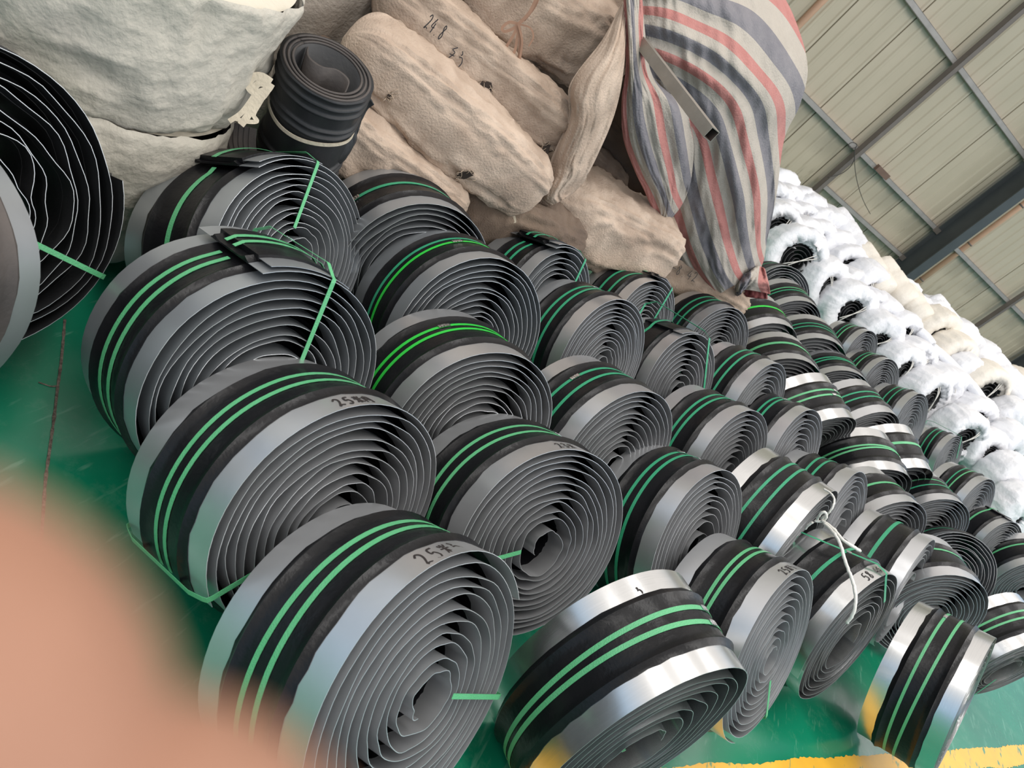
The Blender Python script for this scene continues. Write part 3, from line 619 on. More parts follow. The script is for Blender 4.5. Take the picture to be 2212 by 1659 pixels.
# ================================================================== WHITE WRAPPED COILS
HA = Vector((1.2, 7.9, 0)); HN = Vector((.2, .98, 0)).normalized()
def hit_heap(u, v, k=0.31, z0=0.3):
    d = ray(u, v); e0 = -HA.dot(HN); ed = d.x * HN.x + d.y * HN.y
    t = (z0 + k * e0 - CAM_H) / (d.z - k * ed); return EYE + d * t
def wrapped(u, v, label, R=0.285, hole=0.11, yaw=-0.7, lean=0.45, seed=1, m='wrap', back=0.0, tie=True, Wd=0.32, group='white plastic-wrapped coils in the heap'):
    P0 = hit_heap(u, v)
    a = Vector((cos(yaw) * cos(lean), sin(yaw) * cos(lean), sin(lean))); uu = a.cross(Vector((0, 0, 1))).normalized(); vv = uu.cross(a)
    rot = Matrix((a, -uu, vv)).transposed(); C = P0 - a * (Wd / 2)
    C.z = max(C.z, R * cos(lean) + Wd / 2 * sin(abs(lean)))
    root = empty('wrapped_coil', C - vv * R, rot); tag(root, label, 'coil', group)
    h = Wd / 2; n = 72; sd = seed * 7.1
    prof = [(h - .05, hole * .94), (h - .018, hole), (h - .002, hole + .03), (h + .004, R * .62), (h, R * .82), (h - .012, R * .94), (h - .05, R * 1.0), (.03, R * 1.02), (-.06, R * 1.02), (-h + .05, R), (-h + .01, R * .93), (-h, R * .75), (-h + .002, hole + .03), (-h + .03, hole * .95)]
    V = []; Fc = []; k = len(prof)
    for i in range(n):
        t = 2 * pi * i / n
        for q, (s, r) in enumerate(prof):
            w = 0.016 * N1(cos(t) * 5 + sd, sin(t) * 5, q * .25) + 0.016 * N1(cos(t) * 13 + sd, sin(t) * 13, q * .35) + 0.012 * (1 - 2 * abs(N1(cos(t) * 7 + sd, sin(t) * 7, q * .5 + 4)))
            w2 = 0.014 * N1(cos(t) * 3 + sd, sin(t) * 3, q * .5 + 9)
            V.append((s + w2, (r + w) * cos(t), (r + w) * sin(t) + R))
    for i in range(n):
        j = (i + 1) % n
        for q in range(k - 1): Fc.append((i * k + q, j * k + q, j * k + q + 1, i * k + q + 1))
    mesh('plastic_wrap', V, Fc, m, root)
    # black layered rubber seen in the mouth
    parts = []; r = hole * .96 + .012; ri = 0.03
    tot = 2 * pi * 5; m_ = 150; V = []; Fc = []
    for i in range(m_ + 1):
        th = tot * i / m_; rr = ri + (r + .03 - ri) * i / m_ + .003 * N1(th, sd)
        for s, dr in ((h - .045, .0), (h - .036, .004), (h - .045, .009), (-h + .05, .009), (-h + .05, 0)):
            V.append((s, (rr + dr) * cos(th), (rr + dr) * sin(th) + R))
    for i in range(m_):
        for q in range(5): Fc.append((i * 5 + q, i * 5 + (q + 1) % 5, (i + 1) * 5 + (q + 1) % 5, (i + 1) * 5 + q))
    mesh('rubber_layers', V, Fc, 'rubber_matt', root)
    if tie:
        rn = random.Random(seed); t = rn.uniform(0.6, 2.2); parts = []
        for k2 in range(2):
            t2 = t + k2 * 0.18; pts_ = [Vector((h - .02, hole * 1.1 * cos(t2), hole * 1.1 * sin(t2) + R)), Vector((h + .01, hole * .5 * cos(t2 + .2), hole * .5 * sin(t2 + .2) + R)), Vector((h - .01, -hole * .9 * cos(t2 - .2), -hole * .9 * sin(t2 - .2) + R))]
            parts.append(tube_vf(smooth_curve(pts_, 4), 0.0045, 5))
        mesh('tie', *join(parts), 'white_tie', root)
    return root
ROWS = [
 ('the lowest heap row', [(1716, 578, .36, .17, 0), (1795, 628, .30, .12, 0), (1842, 682, .31, .13, 0), (1903, 743, .27, .09, 0), (1960, 806, .26, .10, 0), (2019, 868, .28, .12, 0), (2086, 955, .27, .12, 0), (2145, 985, .25, .08, 0), (2190, 1062, .30, .05, 0), (2206, 1128, .30, .04, 0)]),
 ('the second heap row', [(1682, 505, .30, .14, 0), (1742, 525, .24, .09, 0), (1772, 528, .24, .09, 0), (1836, 585, .26, .10, 0), (1878, 634, .27, .10, 0), (1890, 680, .22, .09, 0), (1956, 735, .27, .11, 0), (1985, 790, .24, .10, 0), (2014, 796, .20, .09, 0), (2060, 856, .26, .10, 0), (2116, 914, .25, .09, 0), (2185, 985, .27, .06, 0)]),
 ('the third heap row', [(1706, 482, .22, .09, 0), (1738, 487, .22, .09, 0), (1812, 551, .26, .05, 0), (1915, 695, .22, .06, 0), (1845, 628, .20, .06, 0), (2040, 848, .22, .06, 0), (2064, 790, .30, .13, 1), (2130, 862, .34, .17, 1), (2190, 930, .28, .05, 0)]),
 ('the fourth heap row', [(1677, 445, .22, .08, 0), (1704, 449, .22, .08, 0), (1733, 454, .22, .08, 0), (1775, 503, .25, .05, 0), (1985, 686, .24, .10, 0), (2028, 735, .29, .12, 1), (2090, 830, .27, .05, 0), (2165, 850, .28, .05, 0)]),
 ('the topmost heap row', [(1692, 418, .25, .05, 0), (1748, 470, .24, .04, 0), (1790, 505, .24, .04, 0), (1950, 655, .26, .04, 0), (2020, 700, .25, .04, 0), (2075, 745, .25, .04, 0), (2125, 795, .26, .04, 0), (2205, 860, .28, .08, 1)]),
]
ORD = ['first', 'second', 'third', 'fourth', 'fifth', 'sixth', 'seventh', 'eighth', 'ninth', 'tenth', 'eleventh', 'twelfth']
sdn = 0
for rname, lst in ROWS:
    for i, (u, v_, R_, h_, cr) in enumerate(lst):
        sdn += 1; rn = random.Random(sdn)
        look = 'big open black mouth' if h_ > .125 else ('round black mouth' if h_ > .07 else 'closed bulging wrap')
        nm = ('cream' if cr else 'white')
        wrapped(u, v_, f'{nm} wrapped coil, {look}, {ORD[i]} from left in {rname}', R_ * 1.05, h_ * 1.25, -0.95 + rn.uniform(-.25, .2), 0.28 + rn.uniform(-.15, .2), sdn, 'wrap_cream' if cr else 'wrap', tie=h_ > .07)
# cream rolls lying on the back of the heap
def roll(u0, v0, u1, v1, r, label, seed, m='wrap_cream', k=.31, dz=.05):
    A = hit_heap(u0, v0, k); B = hit_heap(u1, v1, k); A.z += dz; B.z += dz
    ax = (B - A); L = ax.length; ax.normalize(); n = 40; V = []; Fc = []; s_ = ax.cross(Vector((0, 0, 1))).normalized(); w_ = s_.cross(ax)
    prof = [(0, .0), (.003, .35), (0, .8), (.03, .97), (.12, 1), (.32, 1.02), (.36, .97), (.40, 1.02), (.62, 1.02), (.66, .97), (.70, 1.02), (.88, 1), (.97, .95), (1, .8), (1, 0)]
    for i in range(n):
        t = 2 * pi * i / n
        for q, (s, rr) in enumerate(prof):
            w = .06 * N1(cos(t) * 2 + seed, sin(t) * 2, s * 3) + .04 * N1(cos(t) * 7 + seed, sin(t) * 7, s * 9)
            V.append(A + ax * (s * L) + (s_ * cos(t) + w_ * sin(t)) * r * rr * (1 + w))
    k_ = len(prof)
    for i in range(n):
        j = (i + 1) % n
        for q in range(k_ - 1): Fc.append((i * k_ + q, i * k_ + q + 1, j * k_ + q + 1, j * k_ + q))
    return tag(mesh('wrapped_roll', V, Fc, m), label, 'roll', 'wrapped rolls on top of the heap')
roll(1843, 545, 1900, 640, .17, 'cream wrapped roll on the heap nearest the dark column foot, ribbed with bands', 1)
roll(1885, 575, 1950, 665, .17, 'cream wrapped roll right beside the banded one on top of the heap', 2)
roll(1935, 625, 1985, 700, .15, 'shorter cream wrapped roll, last of the three below the dark column', 3)
roll(1790, 470, 1850, 560, .16, 'smooth white roll on the back edge of the heap, left of the cream rolls', 4, 'wrap')
roll(1995, 655, 2060, 740, .16, 'smooth white roll on the back edge of the heap, right of the cream rolls', 5, 'wrap')
roll(2060, 715, 2125, 800, .15, 'smooth bluish white roll high on the heap towards the second column', 6, 'wrap')
roll(2120, 780, 2195, 870, .17, 'smooth white roll at the right end of the heap under the second column', 7, 'wrap')
def fallen_tube(u0, v0, u1, v1, label, seed):
    A = hit_heap(u0, v0, .31, .42); B = hit_heap(u1, v1, .31, .42); V, Fc = tube_vf(smooth_curve([A, A * .5 + B * .5 + Vector((0, 0, .01)), B], 5), .055, 14)
    return tag(mesh('wrapped_tube', V, Fc, 'wrap'), label, 'tube', 'white wrapped tubes lying on the heap')
fallen_tube(2010, 748, 2072, 806, 'slim white wrapped tube lying down the heap by the cream-mouthed coil', 1)
fallen_tube(2078, 812, 2122, 866, 'slim white wrapped tube lying beside the biggest open cream coil', 2)
fallen_tube(1985, 715, 2012, 745, 'short white wrapped tube end above the two slim ones', 3)
# ================================================================== SACK HEAP
def sack(A, B, hh, hd, label, seed, m='tan', twist=0.0, pinch=0.12, lump=1.0, group='woven sacks in the tall heap', cat='sack', square=3.4):
    ax = B - A; L = ax.length; ax = ax.normalized(); sd_ = ax.cross(Vector((0, 0, 1))).normalized(); up = sd_.cross(ax)
    if twist:
        sd_, up = sd_ * cos(twist) + up * sin(twist), up * cos(twist) - sd_ * sin(twist)
    ns, nt_ = 110, 72; V = []; Fc = []
    def surf(s, t, off=0.0):
        e = abs(2 * s - 1); rf = max(1 - e ** 8, 0) ** 0.5 * (1 - pinch * e ** 2.5)
        c_, s_ = cos(t), sin(t); pw = 2 / square
        x = math.copysign(abs(c_) ** pw, c_) * hd; y = math.copysign(abs(s_) ** pw, s_) * hh
        q = Vector((s * L * 2.2 + seed * 9.1, c_ * 1.2, s_ * 1.2))
        w = 0.16 * noise.noise(q) * lump + 0.07 * noise.noise(Vector((s * 5 + seed, c_ * 3.5, s_ * 3.5))) * lump
        # long creases along the sack, and puckers near the ends
        rd = 1 - abs(N1(s * 3.0 + seed, c_ * 7, s_ * 7)) * 2
        rd2 = 1 - abs(N1(s * 9.0 + seed + c_ * 1.5, c_ * 4, s_ * 4 + s * 3)) * 2; w += 0.10 * rd * abs(rd) + 0.05 * rd2 * abs(rd2) + (0.07 * N1(seed, c_ * 14, s_ * 14) * e ** 4) + 0.03 * N1(s * 30 + seed, c_ * 6, s_ * 6)
        sc = rf * (1 + w) + 0.0
        return A + ax * (s * L) + (sd_ * x + up * y) * sc + (sd_ * c_ + up * s_) * off
    for i in range(ns + 1):
        s = i / ns
        s = 0.5 - 0.5 * cos(pi * s) if i < ns * .2 or i > ns * .8 else s
        s = 0.5 + (i / ns - .5) * 1.0
        s = min(max(0.5 * (1 + math.copysign(abs(2 * s - 1) ** 0.8, 2 * s - 1)), 0), 1)
        for j in range(nt_): V.append(surf(s, 2 * pi * j / nt_))
    for i in range(ns):
        for j in range(nt_):
            j2 = (j + 1) % nt_; Fc.append((i * nt_ + j, i * nt_ + j2, (i + 1) * nt_ + j2, (i + 1) * nt_ + j))
    o = mesh('sack', V, Fc, m); tag(o, label, cat, group); o['_'] = 0; del o['_']
    return o, surf
def near_t(surf, s, u, v):
    """angle on the sack whose surface point lies closest to the line of sight of picture point (u, v)"""
    best = None; d = ray(u, v).normalized()
    for k in range(72):
        for s2 in (s,):
            q = surf(s2, 2 * pi * k / 72) - EYE; dd = (q - d * q.dot(d)).length + 0.02 * q.length
            if best is None or dd < best[0]: best = (dd, 2 * pi * k / 72)
    return best[1]
def locate(surf, u, v):
    d = ray(u, v).normalized(); best = None
    for i in range(3, 58):
        for k in range(72):
            s, t = i / 60, 2 * pi * k / 72; q = surf(s, t) - EYE; dd = (q - d * q.dot(d)).length + 0.25 * q.length
            if best is None or dd < best[0]: best = (dd, s, t)
    return best[1], best[2]
def hole_on(surf, owner, u, v, r=0.03, seed=1):
    s, t = locate(surf, u, v); c0 = surf(s, t, .003); e1 = (surf(s + .01, t, .003) - c0).normalized(); e2 = (surf(s, t + .05, .003) - c0).normalized(); n = e1.cross(e2).normalized()
    if n.dot(EYE - c0) < 0: n = -n
    rn = random.Random(seed); V = [c0 + n * .003]; Fc = []
    for k in range(14):
        a = 2 * pi * k / 14; rr = r * (0.75 + .5 * rn.random()); V.append(c0 + (e1 * cos(a) * rr * .75 + e2 * sin(a) * rr) + n * .003)
    for k in range(14): Fc.append((0, 1 + k, 1 + (k + 1) % 14))
    h = mesh('torn_hole', V, Fc, 'hole', owner, smooth=False)
    parts = []
    for k in range(16):
        a = rn.random() * 6.28; b = c0 + (e1 * cos(a) * .8 + e2 * sin(a)) * r; l = .015 + .03 * rn.random()
        dr = (e1 * rn.uniform(-1, 1) + e2 * rn.uniform(-1, 1) + n * .4).normalized()
        parts.append(tube_vf([b, b + dr * l * .5 + n * .004, b + dr * l + e2 * rn.uniform(-.01, .01)], .0012, 4))
    mesh('frayed_threads', *join(parts), 'fray', owner)
def write_on(surf, owner, text, u0, v0, u1, v1, h):
    c = locate(surf, u0, v0); d_ = locate(surf, u1, v1); P0 = surf(*c, .004); P1 = surf(*d_, .004); e1 = (P1 - P0).normalized()
    n = (EYE - P0).normalized(); n = (n - e1 * n.dot(e1)).normalized(); e2 = n.cross(e1)
    sg_, w = strokes(text, h); k = (P1 - P0).length / w
    def fn(x, y):
        q = P0 + e1 * x * k + e2 * y; dq = (q - EYE).normalized(); s, t = None, None
        return q + n * 0.012, n
    mesh('handwriting', *ink_vf(sg_, fn, .004), 'ink', owner, smooth=False)
D = at_dist
s1, f1 = sack(D(752, 75, 2.95), D(1165, 415, 3.42), .150, .16, 'big pale sack in front, torn hole at its lower right end', 1, 'tan_pale')
hole_on(f1, s1, 1003, 378, .042, 3); hole_on(f1, s1, 848, 205, .012, 4)
s2, f2 = sack(D(815, -25, 3.2), D(1222, 290, 3.55), .135, .15, 'long sack with the numbers 24.8 written on its side', 2, 'tan')
hole_on(f2, s2, 1040, 190, .05, 5); hole_on(f2, s2, 1178, 325, .03, 7)
write_on(f2, s2, '24.8', 905, 62, 950, 95, .055); write_on(f2, s2, 'zk', 962, 118, 990, 150, .055)
s3, f3 = sack(D(985, -75, 3.5), D(1350, 130, 3.85), .18, .2, 'top sack with sewn ridges, tied with brown twine', 3, 'tan')
s3c, _ = sack(D(1080, -190, 3.8), D(1480, 40, 4.1), .2, .2, 'highest sack, cut by the top edge of the picture behind the tied one', 13, 'tan')
s5, f5 = sack(D(650, 205, 2.9), D(985, 455, 3.3), .125, .15, 'bottom left sack with a brown band, under the big pale one', 5, 'tan_pale')
s6, f6 = sack(D(1130, 405, 3.75), D(1440, 555, 4.35), .20, .2, 'short fat sack with a frayed lower edge beside the striped tarpaulin', 6, 'tan_pale', pinch=.05)
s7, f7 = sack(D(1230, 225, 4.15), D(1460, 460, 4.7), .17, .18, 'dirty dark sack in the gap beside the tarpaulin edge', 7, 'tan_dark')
s8, f8 = sack(D(1335, 520, 4.6), D(1600, 665, 5.3), .15, .16, 'low sack with faint writing below the tarpaulin', 8, 'tan')
write_on(f8, s8, '-8.42', 1445, 588, 1500, 612, .06)
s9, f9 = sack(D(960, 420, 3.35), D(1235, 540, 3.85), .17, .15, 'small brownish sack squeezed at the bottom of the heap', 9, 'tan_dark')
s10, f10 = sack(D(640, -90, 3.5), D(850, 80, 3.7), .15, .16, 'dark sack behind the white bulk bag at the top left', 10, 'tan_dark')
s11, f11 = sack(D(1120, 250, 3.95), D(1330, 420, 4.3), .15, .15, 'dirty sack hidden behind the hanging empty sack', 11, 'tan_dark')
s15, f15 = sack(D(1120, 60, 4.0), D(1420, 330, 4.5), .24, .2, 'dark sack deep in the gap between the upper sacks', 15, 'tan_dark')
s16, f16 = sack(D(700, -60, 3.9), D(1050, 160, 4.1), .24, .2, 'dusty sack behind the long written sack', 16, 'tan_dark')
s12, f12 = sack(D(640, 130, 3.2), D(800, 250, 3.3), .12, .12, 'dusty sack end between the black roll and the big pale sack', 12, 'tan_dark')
s14, f14 = sack(D(1290, 590, 5.0), D(1420, 640, 5.3), .12, .13, 'pale sack corner peeping between two strip coils', 14, 'tan_pale')
# band round the bottom left sack
mesh('band', *ribbon_vf(smooth_curve([D(833, 268, 2.98), D(815, 310, 2.95), D(795, 352, 2.97)], 5), [(EYE - D(810, 310, 3)).normalized()] * 11, .018, .002), 'twine', s5, smooth=False)
# fringe under the fat sack
rn = random.Random(4); parts = []
for k in range(90):
    q = k / 90; u = 1260 + 172 * q; v = 556 - 4 * sin(q * 3) - 62 * max(q - .55, 0) * 1.8
    a = D(u, v, 4.0 + .22 * q); parts.append(tube_vf([a, a + Vector((rn.uniform(-.004, .02), -.01, -.02 - .02 * rn.random())), a + Vector((rn.uniform(-.01, .04), -.015, -.035 - .03 * rn.random()))], .0012, 4))
mesh('frayed_edge', *join(parts), 'fray', s6)
# twine with bow on the top sack
tw = []
def cps(l, d): return smooth_curve([D(u, v, d) for u, v in l], 6)
for l, d, r in (([(1165, -20), (1152, 12), (1140, 32), (1120, 52)], 3.30, .006), ([(1120, 52), (1108, 78), (1092, 105), (1088, 125), (1098, 130), (1112, 110), (1118, 75), (1120, 52)], 3.28, .005), ([(1120, 52), (1124, 85), (1122, 120), (1118, 148)], 3.28, .006), ([(1120, 52), (1128, 90), (1122, 132)], 3.27, .004), ([(1120, 52), (1100, 48), (1085, 60), (1090, 68), (1108, 62), (1120, 52)], 3.28, .005), ([(1120, 52), (1145, 60), (1152, 80), (1142, 100)], 3.30, .003), ([(1168, -25), (1158, 10), (1132, 45)], 3.31, .004)):
    c = cps(l, d); n = [(EYE - q).normalized() for q in c]; tw.append(ribbon_vf(c, n, r * 2.2, .003))
mesh('twine', *join(tw), 'twine', s3, smooth=False)

def sheet(name, rows, nu, nv, m, wr=0.01, seed=1, parent=None, th=0.003, uvs=False, folds=None):
    """rows: control rows of (u, v, distance[, stripe])"""
    R_ = len(rows); Cn = len(rows[0])
    G = [[(*D(q[0], q[1], q[2]), q[3] if len(q) > 3 else 0) for q in row] for row in rows]
    def cr(p0, p1, p2, p3, t): return [0.5 * ((2 * b) + (c - a) * t + (2 * a - 5 * b + 4 * c - d_) * t * t + (3 * b - a - 3 * c + d_) * t ** 3) for a, b, c, d_ in zip(p0, p1, p2, p3)]
    def ev(arr, x):
        n = len(arr) - 1; i = min(int(x * n), n - 1); t = x * n - i
        return cr(arr[max(i - 1, 0)], arr[i], arr[i + 1], arr[min(i + 2, n)], t)
    cols = [[G[r][c] for r in range(R_)] for c in range(Cn)]
    V = []; UV = []
    for j in range(nv + 1):
        row = [ev(cols[c], j / nv) for c in range(Cn)]
        for i in range(nu + 1):
            q = ev(row, i / nu); P_ = Vector(q[:3]); d = (P_ - EYE).normalized()
            w = wr * (N1(q[3] * 2.2 + seed, j / nv * 1.6, 3) * 2.2 + N1(i / nu * 9 + seed, j / nv * 4, 1) + .5 * N1(i / nu * 22, j / nv * 14, seed) + .25 * (1 - 2 * abs(N1(i / nu * 12 + 3, j / nv * 9, seed))))
            if folds: w += folds(i / nu, j / nv)
            V.append(P_ - d * w); UV.append((q[3], j / nv))
    Fc = [(j * (nu + 1) + i, j * (nu + 1) + i + 1, (j + 1) * (nu + 1) + i + 1, (j + 1) * (nu + 1) + i) for j in range(nv) for i in range(nu)]
    o = mesh(name, V, Fc, m, parent)
    ul = o.data.uv_layers.new(name='weave')
    for l in o.data.loops: ul.data[l.index].uv = UV[l.vertex_index]
    md = o.modifiers.new('thickness', 'SOLIDIFY'); md.thickness = th; md.offset = 0
    return o
# empty sack hanging over the heap
hs = sheet('hanging_sack', [[(1344, 5, 3.55), (1348, 5, 3.5), (1352, 10, 3.5), (1356, 20, 3.55)], [(1302, 85, 3.42), (1320, 95, 3.34), (1338, 110, 3.34), (1350, 120, 3.45)], [(1232, 180, 3.34), (1265, 190, 3.25), (1300, 200, 3.28), (1338, 205, 3.40)], [(1228, 255, 3.36), (1255, 262, 3.26), (1285, 270, 3.30), (1318, 272, 3.42)],
  [(1190, 345, 3.42), (1225, 345, 3.32), (1252, 345, 3.35), (1288, 340, 3.46)], [(1180, 385, 3.46), (1212, 385, 3.36), (1240, 380, 3.40), (1272, 372, 3.5)], [(1163, 418, 3.5), (1190, 425, 3.42), (1218, 412, 3.46), (1262, 392, 3.56)], [(1185, 444, 3.52), (1200, 440, 3.48), (1220, 428, 3.5), (1240, 415, 3.58)]], 40, 90, 'tan_pale', .022, 5)
tag(hs, 'empty pale sack hanging down over the heap beside the tarpaulin', 'sack')

# ================================================================== STRIPED TARPAULIN
tp = empty('striped_tarpaulin', (0.45, 5.0, 0.0)); tag(tp, 'red, blue and grey striped tarpaulin draped over the right end of the sack heap', 'tarpaulin')
def T(name, *a, **k):
    o = sheet(name, *a, **k); o.parent = tp; o.location = -Vector(tp.location); return o
T('main_sheet', [
  [(1375, -40, 3.75, 2.9), (1440, -50, 3.75, 2.95), (1520, -50, 3.85, 3.0), (1600, -50, 4.0, 3.1), (1665, -50, 4.3, 3.2)],
  [(1372, 50, 3.72, 1.75), (1440, 40, 3.65, 2.0), (1530, 30, 3.75, 2.45), (1630, 20, 3.95, 2.8), (1712, 30, 4.35, 3.1)],
  [(1370, 130, 3.75, .75), (1455, 130, 3.70, 1.1), (1545, 130, 3.72, 1.6), (1650, 135, 3.92, 2.35), (1744, 140, 4.35, 2.95)],
  [(1392, 220, 3.82, -.3), (1470, 220, 3.80, .25), (1560, 220, 3.80, .95), (1655, 220, 3.98, 1.85), (1728, 225, 4.40, 2.6)],
  [(1408, 300, 3.95, -1.0), (1480, 300, 3.92, -.3), (1560, 300, 3.92, .6), (1640, 300, 4.10, 1.5), (1694, 300, 4.50, 2.2)],
  [(1425, 400, 4.15, -1.1), (1488, 405, 4.12, -.45), (1560, 410, 4.12, .28), (1632, 413, 4.30, 1.1), (1678, 413, 4.65, 1.85)],
  [(1438, 470, 4.35, -1.25), (1498, 480, 4.32, -.55), (1562, 480, 4.32, .12), (1628, 480, 4.50, .98), (1666, 478, 4.85, 1.7)],
  [(1448, 525, 4.55, -1.4), (1500, 530, 4.50, -.7), (1560, 530, 4.50, -.05), (1622, 528, 4.68, .80), (1656, 522, 5.0, 1.55)],
  [(1478, 575, 4.75, -1.3), (1520, 585, 4.68, -.75), (1566, 590, 4.68, -.25), (1615, 575, 4.82, .5), (1650, 560, 5.1, 1.2)],
  [(1535, 622, 4.92, -.95), (1552, 634, 4.88, -.75), (1575, 622, 4.88, -.4), (1605, 606, 4.95, .1), (1640, 585, 5.15, .8)]], 110, 150, 'stripe', wr=.035, seed=3)
T('front_flap', [
  [(1346, -40, 3.45, 0), (1352, -40, 3.42, .3), (1365, -40, 3.48, .6), (1385, -40, 3.52, 1.0)],
  [(1350, 60, 3.47, 0), (1362, 60, 3.42, .4), (1375, 60, 3.50, .9), (1392, 60, 3.60, 1.3)],
  [(1352, 150, 3.5, 0), (1366, 150, 3.46, .4), (1384, 155, 3.52, .9), (1410, 165, 3.66, 1.5)],
  [(1343, 220, 3.56, 0), (1375, 222, 3.52, .62), (1415, 225, 3.58, 1.05), (1478, 232, 3.74, 1.95)],
  [(1347, 300, 3.68, 0), (1384, 302, 3.62, .55), (1430, 302, 3.68, 1.08), (1497, 305, 3.84, 2.0)],
  [(1372, 370, 3.82, .0), (1405, 372, 3.78, .50), (1444, 372, 3.84, 1.05), (1494, 378, 4.0, 1.8)],
  [(1392, 412, 3.95, 0), (1425, 415, 3.92, .50), (1452, 416, 3.96, 1.05), (1484, 418, 4.1, 1.45)],
  [(1408, 450, 4.05, 0), (1432, 452, 4.03, .35), (1450, 452, 4.06, .75), (1468, 450, 4.15, 1.05)],
  [(1420, 480, 4.15, 0), (1428, 484, 4.14, .1), (1436, 484, 4.16, .2), (1444, 478, 4.2, .3)]], 60, 110, 'stripe', wr=.02, seed=8)
T('knotted_corner', [
  [(1590, 600, 4.95, .9), (1612, 590, 4.9, .6), (1636, 575, 4.95, .3), (1652, 580, 5.0, 0)],
  [(1588, 625, 4.98, .8), (1606, 615, 4.85, .7), (1630, 605, 4.9, .3), (1660, 610, 5.02, .0)],
  [(1592, 640, 5.0, .7), (1600, 636, 4.9, .75), (1612, 626, 4.95, .45), (1664, 635, 5.05, .1)]], 30, 24, 'stripe', wr=.04, seed=14)
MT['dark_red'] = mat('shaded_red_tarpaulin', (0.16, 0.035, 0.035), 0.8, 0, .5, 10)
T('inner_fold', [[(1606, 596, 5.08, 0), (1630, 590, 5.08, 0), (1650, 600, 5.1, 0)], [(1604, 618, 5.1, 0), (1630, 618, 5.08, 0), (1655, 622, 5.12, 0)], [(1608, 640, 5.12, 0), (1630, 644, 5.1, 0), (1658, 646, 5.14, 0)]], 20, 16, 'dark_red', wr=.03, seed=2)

# square tube sticking out from under the tarpaulin
A = D(1378, 82, 3.62); B = D(1537, 291, 3.05); ax = (B - A).normalized(); A = A - ax * .5
sx = ax.cross(Vector((0, 0, 1))).normalized(); sy = sx.cross(ax); hw = .024; hi = .021
V = []
for P_, r in ((A, hw), (B, hw), (B, hi), (A, hi)):
    V += [P_ + sx * r + sy * r, P_ - sx * r + sy * r, P_ - sx * r - sy * r, P_ + sx * r - sy * r]
Fc = []
for a_, b_ in ((0, 4), (4, 8), (8, 12), (12, 0)):
    for k in range(4): Fc.append((a_ + k, a_ + (k + 1) % 4, b_ + (k + 1) % 4, b_ + k))
tb = mesh('square_tube', V, Fc, 'tube', smooth=False); tag(tb, 'grey square steel tube sticking out over the striped tarpaulin', 'tube')
tb.data.materials.append(MT['tube_in'])
for i, pgn in enumerate(tb.data.polygons):
    if 8 <= i < 12: pgn.material_index = 1

# ================================================================== BULK BAGS
def bulk_bag(name, c, r, z0, z1, label, seed, m='fibc', top='fibc_top', bulge=.05, lean=(0, 0)):
    root = empty(name, (c[0], c[1], z0)); tag(root, label, 'bag', 'white bulk bags at the upper left')
    n, nz = 150, 60; V = []; Fc = []; H = z1 - z0
    for j in range(nz + 1):
        q = j / nz; rr = r * (1 + bulge * sin(pi * q)) * (1 - .13 * (max(0, .14 - q) / .14) ** 2) * (1 - .02 * (max(0, q - .95) / .05) ** 2)
        for i in range(n):
            t = 2 * pi * i / n; ct_, st_ = cos(t), sin(t)
            w = .030 * N1(ct_ * 1.5 + seed, st_ * 1.5, q * 2) + .014 * (1 - 2 * abs(N1(ct_ * 5 + seed, st_ * 5, q * 4))) + .008 * (1 - 2 * abs(N1(ct_ * 11, st_ * 11 + seed, q * 2.5))) + .004 * N1(ct_ * 22, st_ * 22, q * 22 + seed)
            V.append(((rr + w) * ct_ + lean[0] * q, (rr + w) * st_ + lean[1] * q, q * H))
    for j in range(nz):
        for i in range(n):
            i2 = (i + 1) % n; Fc.append((j * n + i, j * n + i2, (j + 1) * n + i2, (j + 1) * n + i))
    Fc.append(tuple(range(n - 1, -1, -1)))
    mesh('bag_side', V, Fc, m, root)
    V = [(lean[0], lean[1], H + .01)]; Fc = []; K = 8
    for k in range(1, K + 1):
        for i in range(n):
            t = 2 * pi * i / n; rr = r * .99 * k / K; V.append((rr * cos(t) + lean[0], rr * sin(t) + lean[1], H - .012 + .022 * (1 - (k / K) ** 4) + .008 * N1(cos(t) * 3 * k / K + seed, sin(t) * 3 * k / K, 2) * (k < K)))
    for i in range(n): Fc.append((0, 1 + i, 1 + (i + 1) % n))
    for k in range(K - 1):
        for i in range(n):
            i2 = (i + 1) % n; a_ = 1 + k * n; b_ = a_ + n; Fc.append((a_ + i, b_ + i, b_ + i2, a_ + i2))
    mesh('bag_top', V, Fc, top, root)
    return root
bulk_bag('bulk_bag', (-1.66, 1.76), .50, .50, .95, 'huge crumpled white bulk bag at the upper left, upper one of its stack', 1, bulge=.03)
bulk_bag('bulk_bag', (-1.62, 1.76), .475, 0, .54, 'white bulk bag squashed underneath the huge crumpled one', 2)
bulk_bag('bulk_bag', (-1.95, 2.95), .50, 0, 1.45, 'greyish bulk bag standing behind the black rubber roll', 3, 'fibc_grey', 'fibc_grey', .04)

